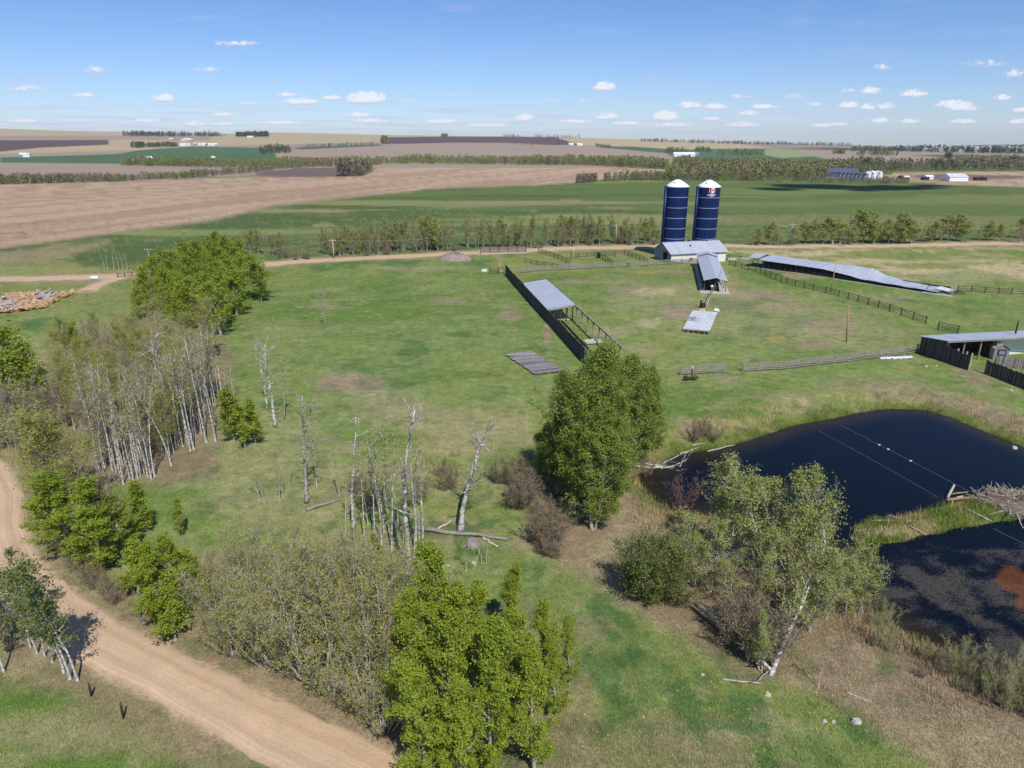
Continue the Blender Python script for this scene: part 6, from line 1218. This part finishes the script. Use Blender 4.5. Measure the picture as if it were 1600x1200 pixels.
# ---- beaver lodge, logs on the spit, ropes with floats
p = at_depth(1578, 790, flat(1578, 790, WATER_Z)[1]); p[2] = WATER_Z; root = empty('beaver_lodge', p, 'beaver lodge of bleached sticks heaped at the end of the green spit', 'beaver lodge'); rg_ = np.random.default_rng(6)
b = MB(); th = np.linspace(0, 6.283, 21)[:-1]; vs = []
for k, (rr, z) in enumerate([(2.6, -.5), (2.1, .45), (1.2, .95), (.4, 1.15)]): vs += [(rr * 1.25 * math.cos(a) * rg_.uniform(.9, 1.1), rr * math.sin(a) * rg_.uniform(.9, 1.1), z + rg_.normal(0, .07)) for a in th]
b.add(vs, [(k * 20 + i, k * 20 + (i + 1) % 20, (k + 1) * 20 + (i + 1) % 20, (k + 1) * 20 + i) for k in range(3) for i in range(20)] + [tuple(range(60, 80))]); b.obj('mud_core', M['lodge'], root); b = MB()
for i in range(170):
    a = rg_.uniform(0, 6.283); rr = rg_.uniform(.3, 2.5); z = 1.2 - .16 * rr ** 2 * .9; c = np.array((rr * 1.25 * math.cos(a), rr * math.sin(a), z)); d = unit(np.array((math.cos(a + rg_.normal(0, .9)), math.sin(a + rg_.normal(0, .9)), rg_.uniform(-.3, .7)))); L = rg_.uniform(.7, 2.0); b.tube(path(rg_, c - d * L / 2, d, L, 3, .12), np.linspace(.045, .018, 4), 4)
b.obj('sticks', M['twig_grey'], root)
for i in range(5): b = MB(); a = 3.3 + i * .35; b.tube(path(rg_, np.array((-1.6 + .3 * i, -1.4, .4)), (math.cos(a), math.sin(a), -.05), 2.6, 4, .12), np.linspace(.06, .03, 5), 5); b.obj('branch', M['bark_white'], root)
for x1, y1, x2, y2, r, m_, l in [(1478, 783, 1525, 779, .13, 'pole', 'orange peeled log floating off the tip of the beaver lodge'), (1480, 780, 1488, 770, .12, 'wood_pale', 'short log standing up beside the orange log'), (1492, 781, 1504, 777, .11, 'wood_pale', 'short pale log resting on the orange log'), (1510, 804, 1548, 816, .09, 'wood_pale', 'long pale pole lying on the green spit'), (1506, 801, 1510, 813, .06, 'wood_grey', 'short grey stick crossing the pale pole on the spit'), (1552, 788, 1576, 809, .08, 'bark_white', 'white branch lying from the lodge onto the spit'), (1362, 815, 1388, 816, .07, 'wood_pale', 'thin pale log at the left end of the spit'), (1414, 823, 1427, 819, .08, 'wood_pale', 'short pale log in the middle of the spit'), (1418, 827, 1447, 837, .07, 'wood_pale', 'pale pole at the lower side of the spit'), (1442, 812, 1462, 826, .08, 'wood_grey', 'grey log near the middle of the spit'), (1388, 808, 1405, 815, .12, 'bark_white', 'pale root stump on the left part of the spit'), (1486, 773, 1512, 770, .07, 'pole', 'orange stick floating behind the lodge logs')]:
    a, c = flat(x1, y1, WATER_Z), flat(x2, y2, WATER_Z)
    for q in (a, c): q[2] = max(zg(q[0], q[1]), WATER_Z) + r
    if 'standing' in l: c[2] += .7
    m = MB(); m.tube([a - a, (c - a) / 2 + (0, 0, .03), c - a], (r, r * .95, r * .8), 8, cap=True); tag(m.obj('log', M[m_], None, a), l, 'log')
def rope(p1, p2, label, floats):
    a, c = flat(*p1, WATER_Z + .04), flat(*p2, WATER_Z + .04); m = MB(); m.tube([(0, 0, 0), (c - a) * .5 + (.12, .1, 0), c - a], .017, 4); tag(m.obj('rope', M['rope'], None, a), label, 'rope')
    for f in floats: q = a + (c - a) * f + (.1 * (1 - abs(2 * f - 1)), .1 * (1 - abs(2 * f - 1)), .02); s = MB(); s.tube([(-.14, 0, 0), (-.09, 0, 0), (0, 0, 0), (.09, 0, 0), (.14, 0, 0)], (.02, .05, .065, .05, .02), 8); tag(s.obj('float', M['white_clean'], None, q), 'small white float on the far rope across the pond', 'float', 'white floats on the pond rope')
rope((1279, 673), (1466, 777), 'thin grey rope stretched over the pond, nearer one', ()); rope((1312, 664), (1522, 772), 'thin grey rope stretched over the pond, farther one with floats', (.34, .41, .58))
rope((1552, 826), (1640, 872), 'thin rope on the dark water below the green spit', ())
# ---- heap of rubble, brush mound, culvert
rg_ = np.random.default_rng(12); p0 = g1(50, 478); P_ = np.array([(-30, 480), (0, 470), (28, 462), (70, 458), (85, 463), (115, 457), (114, 461), (90, 470), (70, 482), (30, 488), (-30, 494)], float); root = empty('rubble_heap', p0, 'wide heap of orange wood chips and grey slabs at the left edge', 'rubble heap'); b = MB(); c = MB(); k = 0
while k < 900:
    x, y = rg_.uniform(-30, 116), rg_.uniform(456, 494)
    if sdist(np.array([x]), np.array([y]), P_)[0] > 0: continue
    q = flat(x, y) - (p0[0], p0[1], 0); k += 1; grey = (x < 28 and y > 472 and rg_.random() < .4) or (55 < x < 82 and y < 475 and rg_.random() < .35) or rg_.random() < .06; s = rg_.uniform(.2, .95); t_ = b if not grey else c
    a = rg_.uniform(0, 3.14); zz = .15 + rg_.uniform(0, .8) * (grey * .6 + .4); dv_ = np.array((math.cos(a), math.sin(a), rg_.normal(0, .35))) * s * .8; t_.beam(q + (0, 0, zz - q[2]) - dv_, q + (0, 0, zz - q[2]) + dv_, s * .8, rg_.uniform(.12, .35))
b.obj('wood_chips', M['rust_orange'], root)['kind'] = 'stuff'; c.obj('slab_rubble', M['slab'], root)['kind'] = 'stuff'
p0 = g1(711, 406); b = MB(); n_ = 24
vs = [];
for rr, z in [(3.9, -.2), (3.5, .7), (2.5, 1.35), (1.1, 1.75)]: vs += [(rr * 1.15 * math.cos(a) * rg_.uniform(.92, 1.08), rr * .8 * math.sin(a) * rg_.uniform(.92, 1.08), z * rg_.uniform(.9, 1.1)) for a in np.linspace(0, 6.283, n_ + 1)[:-1]]
b.add(vs, [(k * n_ + i, k * n_ + (i + 1) % n_, (k + 1) * n_ + (i + 1) % n_, (k + 1) * n_ + i) for k in range(3) for i in range(n_)] + [tuple(range(3 * n_, 4 * n_))], 0, True)
for i in range(260): a = rg_.uniform(0, 6.283); rr = rg_.uniform(0, 3.6); q = np.array((rr * 1.15 * math.cos(a), rr * .8 * math.sin(a), 1.8 * (1 - (rr / 3.9) ** 2))); d = unit(rg_.normal(0, 1, 3) * (1, 1, .5)); b.tube([q - d * .6, q + d * .7], (.05, .02), 3)
tag(b.obj('brush_pile', M['brush'], None, p0), 'rounded pile of dead brush on the pasture near the far road', 'brush pile')
p0 = g1(148, 436.5); b = MB(); b.tube([(-.9, 0, .35), (.9, .2, .35)], .42, 10, cap=True); tag(b.obj('culvert_pipe', M['white_clean'], None, p0), 'white culvert end beside the field approach at the left road', 'culvert')

# ------------------------------------------------------------------ far farm, house groups, town
def far_shed(px, py, L, Wd, h, hr, wall, roof, label, ang=0.0, group=None, name='farm_building'):
    p = ground(px, py)[0]; root = empty(name, p, label, 'building', group, ang); b = MB(); b.add([(-L / 2, -Wd / 2, -1), (L / 2, -Wd / 2, -1), (L / 2, -Wd / 2, h), (-L / 2, -Wd / 2, h), (-L / 2, Wd / 2, -1), (L / 2, Wd / 2, -1), (L / 2, Wd / 2, h), (-L / 2, Wd / 2, h), (-L / 2, 0, hr), (L / 2, 0, hr)], [(0, 1, 2, 3), (5, 4, 7, 6), (4, 0, 3, 8, 7), (1, 5, 6, 9, 2)]); b.obj('wall', M[wall], root)
    r = MB(); slab(r, [(-L / 2 - .3, -Wd / 2 - .3, h), (L / 2 + .3, -Wd / 2 - .3, h), (L / 2 + .3, -.01, hr + .15), (-L / 2 - .3, -.01, hr + .15)], .15); slab(r, [(L / 2 + .3, Wd / 2 + .3, h), (-L / 2 - .3, Wd / 2 + .3, h), (-L / 2 - .3, .01, hr + .15), (L / 2 + .3, .01, hr + .15)], .15); r.obj('roof', M[roof], root); return root
far_shed(1490, 282.5, 15, 12, 3.2, 5.6, 'white_clean', 'sheet', 'long white shed in the brown field at the far right', .05)
far_shed(1450, 280, 6, 5, 2.2, 3.2, 'white_clean', 'white_clean', 'tiny white shed left of the long one at the far right'); far_shed(1313, 276, 26, 16, 4, 7, 'blue_roof', 'blue_roof', 'dark blue roofed farm hall behind the row of slanted bins', -.25); far_shed(1068, 244.5, 42, 16, 5, 8, 'white_clean', 'white_clean', 'white farm building in the far trees right of centre'); far_shed(1084, 244, 18, 12, 5, 8, 'grey_wall', 'grey_wall', 'grey farm building beside the white one in the far trees')
for i in range(7):
    p = ground(1313 + i * 6.4, 280.3 + i * .35)[0]; root = empty('grain_bin', p, 'galvanised bin in the row beside the dark blue farm hall', 'bin', 'row of galvanised bins'); b = MB(); b.tube([(0, 0, -.5), (0, 0, 4.4)], 2.2, 14); b.obj('wall', M['galv_bin'], root); b = MB(); b.tube([(0, 0, 4.35), (0, 0, 6.0)], (2.35, .2), 14, cap=True); b.obj('roof', M['blue_roof'], root)
for i, (x, y) in enumerate([(1357, 280), (1361.5, 279), (1366, 280), (1370, 279), (1374, 280.5), (1353, 281), (1364, 281.5)]):
    p = ground(x, y)[0]; root = empty('white_bin', p, 'white grain bin in the bright cluster at the far farm', 'bin', 'cluster of white bins'); b = MB(); b.tube([(0, 0, -.5), (0, 0, 5.2)], 1.9, 14); b.obj('wall', M['white_clean'], root); b = MB(); b.tube([(0, 0, 5.15), (0, 0, 6.6)], (2.0, .15), 14, cap=True); b.obj('roof', M['white_clean'], root)
for i, (x, y, s) in enumerate([(1341, 281, 4), (1346, 282, 3), (1383, 281, 3), (1409, 279.5, 5), (1415, 280, 4), (1445, 281.5, 5), (1527, 282, 5), (1535, 282, 5)]):
    far_shed(x, y, s, s * .7, 1.8, 2.6, 'white_clean' if i < 3 else 'dark_metal', 'white_clean' if i in (0, 1, 4) else 'dark_metal', 'small machine shed in the far farm yard', 0, 'small sheds of the far farm yard')
for i, (x, y, L) in enumerate([(268, 219, 14), (288, 219.5, 16), (294, 218.5, 22), (300, 221, 14), (287, 228, 18), (293, 227.5, 14), (306, 226.5, 8), (312, 227, 8), (318, 227, 8), (323, 227.3, 8), (328, 227.5, 8), (333, 227.6, 8), (338, 227.8, 8), (391, 214.6, 26), (205, 255, 16), (233, 251, 9), (237, 252.5, 9), (334, 250.5, 6), (37, 245, 10), (42, 245.5, 10)]):
    far_shed(x, y, L, L * .6, 4, 6.5, 'white_clean' if i % 3 else 'grey_wall', 'sheet' if i % 2 else 'white_clean', 'pale building of the farmsteads on the far left slope', rng.uniform(-.4, .4), 'buildings on the far left slope')
for x, y, L in [(891, 226.5, 12), (894, 227, 9), (904, 227.3, 10), (908, 227.5, 8)]: far_shed(x, y, L, L * .6, 4, 7, 'white_clean', 'white_clean', 'white house at the end of the far ploughed field', .2, 'white houses by the ploughed field')
for i in range(90):
    x = 1395 + 215 * rng.random() ** .8; y = 229.5 + (x - 1395) / 215 * 3 + rng.uniform(-1.5, 6.5)
    far_shed(x, y, rng.uniform(12, 26), rng.uniform(9, 15), 6, 9, ('white_clean', 'white', 'white_clean')[i % 3], ('slab', 'grey_wall', 'sheet', 'blue_roof')[i % 4], 'tiny house of the town on the far right hillside', rng.uniform(0, 3), 'houses of the far town', 'house')

# ------------------------------------------------------------------ grass tufts, dandelions, rim weeds (nobody could count them)
def tufts(n, name, label, smp, hgt, mtl, seed, spread=.12, blades=4, wdt=.02, colf=None):
    rg = np.random.default_rng(seed); xy = smp(rg, n); X, Y = xy[:, 0], xy[:, 1]; Z = terr(X, Y); N = len(X); col = colf(X, Y, Z, rg) if colf else None
    h = hgt * rg.uniform(.5, 1.3, (N, 1)); V = []; 
    for k in range(blades):
        a = rg.uniform(0, 6.283, (N, 1)); o = rg.normal(0, spread, (N, 2)); base = np.stack((X + o[:, 0], Y + o[:, 1], Z - .02), -1); ln = rg.uniform(.1, .6, (N, 1)); dx = np.concatenate((np.cos(a), np.sin(a), a * 0), 1); sd = np.concatenate((-np.sin(a), np.cos(a), a * 0), 1) * wdt * rg.uniform(.6, 1.5, (N, 1))
        V.append(np.stack((base - sd, base + sd, base + sd * .3 + dx * h * ln + np.array((0, 0, 1)) * h, base - sd * .3 + dx * h * ln + np.array((0, 0, 1)) * h), 1))
    V = np.concatenate(V, 1).reshape(-1, 3); b = MB(); b.quads(V, np.arange(len(V)).reshape(-1, 4)); o = b.obj(name, mtl); tag(o, label, 'ground cover', None, 'stuff')
    if col is not None: set_col(o.data, np.repeat(col, 4 * blades, axis=0))
def sample_view(x0, x1, y0, y1, keep=None):
    def f(rg, n):
        out = []; c = 0
        while c < n:
            q = np.stack((rg.uniform(x0, x1, n), rg.uniform(y0, y1, n)), -1); d = np.stack(((q[:, 0] - 800) / F, CP + (600 - q[:, 1]) / F * SP, -SP + (600 - q[:, 1]) / F * CP), -1); t = -CAMH / d[:, 2]; w_ = d[:, :2] * t[:, None]
            ok = (pdist(w_[:, 0], w_[:, 1], ROAD_NEAR) > NEAR_W / 2 + .4) & ((sdist(w_[:, 0], w_[:, 1], POND) > .3) | (sdist(w_[:, 0], w_[:, 1], ISLE) < -.3))
            if keep is not None: ok &= keep(w_[:, 0], w_[:, 1], q, rg)
            out.append(w_[ok]); c += ok.sum()
        return np.concatenate(out)[:n]
    return f
TUFT = FAR_LEAF
cf = lambda X, Y, Z, rg: paint(X, Y, Z) * rg.uniform(1.0, 1.8, (len(X), 1)) * np.where(rg.random((len(X), 1)) < .3, np.array([[1.2, 1.12, 1.0]]), 1.0)
tufts(90000, 'grass', 'short grass and dry stems over the near meadow', sample_view(-60, 1660, 640, 1260), .14, TUFT, 31, .14, 3, .012, cf)
def near_rim(X, Y, q, rg): d = sdist(X, Y, POND); return ((d < rg.uniform(.5, 7, len(X))) & (fbm(X / 3, Y / 3, 8, 3) > .42)) | ((d < 0) & (rg.random(len(X)) < .5))
tufts(9000, 'reeds', 'dry reeds and green weeds along the pond rim', sample_view(980, 1660, 610, 1120, near_rim), .42, TUFT, 32, .2, 4, .016, cf)
dm = mat('dandelion_yellow', (.75, .52, .03), .8)
tufts(2600, 'dandelions', 'yellow dandelions in the grass', sample_view(560, 1660, 600, 1240, lambda X, Y, q, rg: (fbm(X / 6, Y / 6, 81, 3) > .60) & ((q[:, 1] > 840) | (sdist(X, Y, POND) < 9))), .07, dm, 33, .1, 1, .035)

# ------------------------------------------------------------------ the air between here and the horizon
b = MB(); b.box((0, 0, 30), (19400, 19400, 220)); hz_ = b.obj('haze', None); hz_['kind'] = 'stuff'; hz_['label'] = 'thin blue haze in the air over the fields'
hm = bpy.data.materials.new('haze'); hm.use_nodes = True; t = NT(hm.node_tree); ou = t.n('ShaderNodeOutputMaterial'); pv = t.n('ShaderNodeVolumePrincipled'); pv.inputs['Color'].default_value = (.80, .88, 1, 1); pv.inputs['Density'].default_value = 4.2e-5; pv.inputs['Anisotropy'].default_value = 0.0; t.put(ou.inputs['Volume'], pv.outputs[0]); hz_.data.materials.append(hm)

# ---- one small cumulus behind and high above the camera: its shadow lies on the far green field
tgt = np.array((245.0, 480.0, 0.0)); cl_c = tgt + np.array(TO_SUN) * (900 / TO_SUN.z); b = MB(); rg_ = np.random.default_rng(77)
for i in range(26):
    c = np.array((rg_.normal(0, 30), rg_.normal(0, 17), 0)); r_ = rg_.uniform(9, 20); us, vs_ = 12, 7; V = []
    for k in range(vs_):
        ph = math.pi * k / (vs_ - 1); V += [c + np.array((r_ * math.sin(ph) * math.cos(a) * rg_.uniform(.9, 1.1), r_ * math.sin(ph) * math.sin(a) * rg_.uniform(.9, 1.1), r_ * .7 * max(math.cos(ph), -.2))) for a in np.linspace(0, 6.283, us + 1)[:-1]]
    b.add(V, [(k * us + i_, k * us + (i_ + 1) % us, (k + 1) * us + (i_ + 1) % us, (k + 1) * us + i_) for k in range(vs_ - 1) for i_ in range(us)], 0, True)
o = b.obj('cloud', mat('cloud_white', (.85, .85, .86), 1.0, var=.03), None, cl_c); o['kind'] = 'structure'
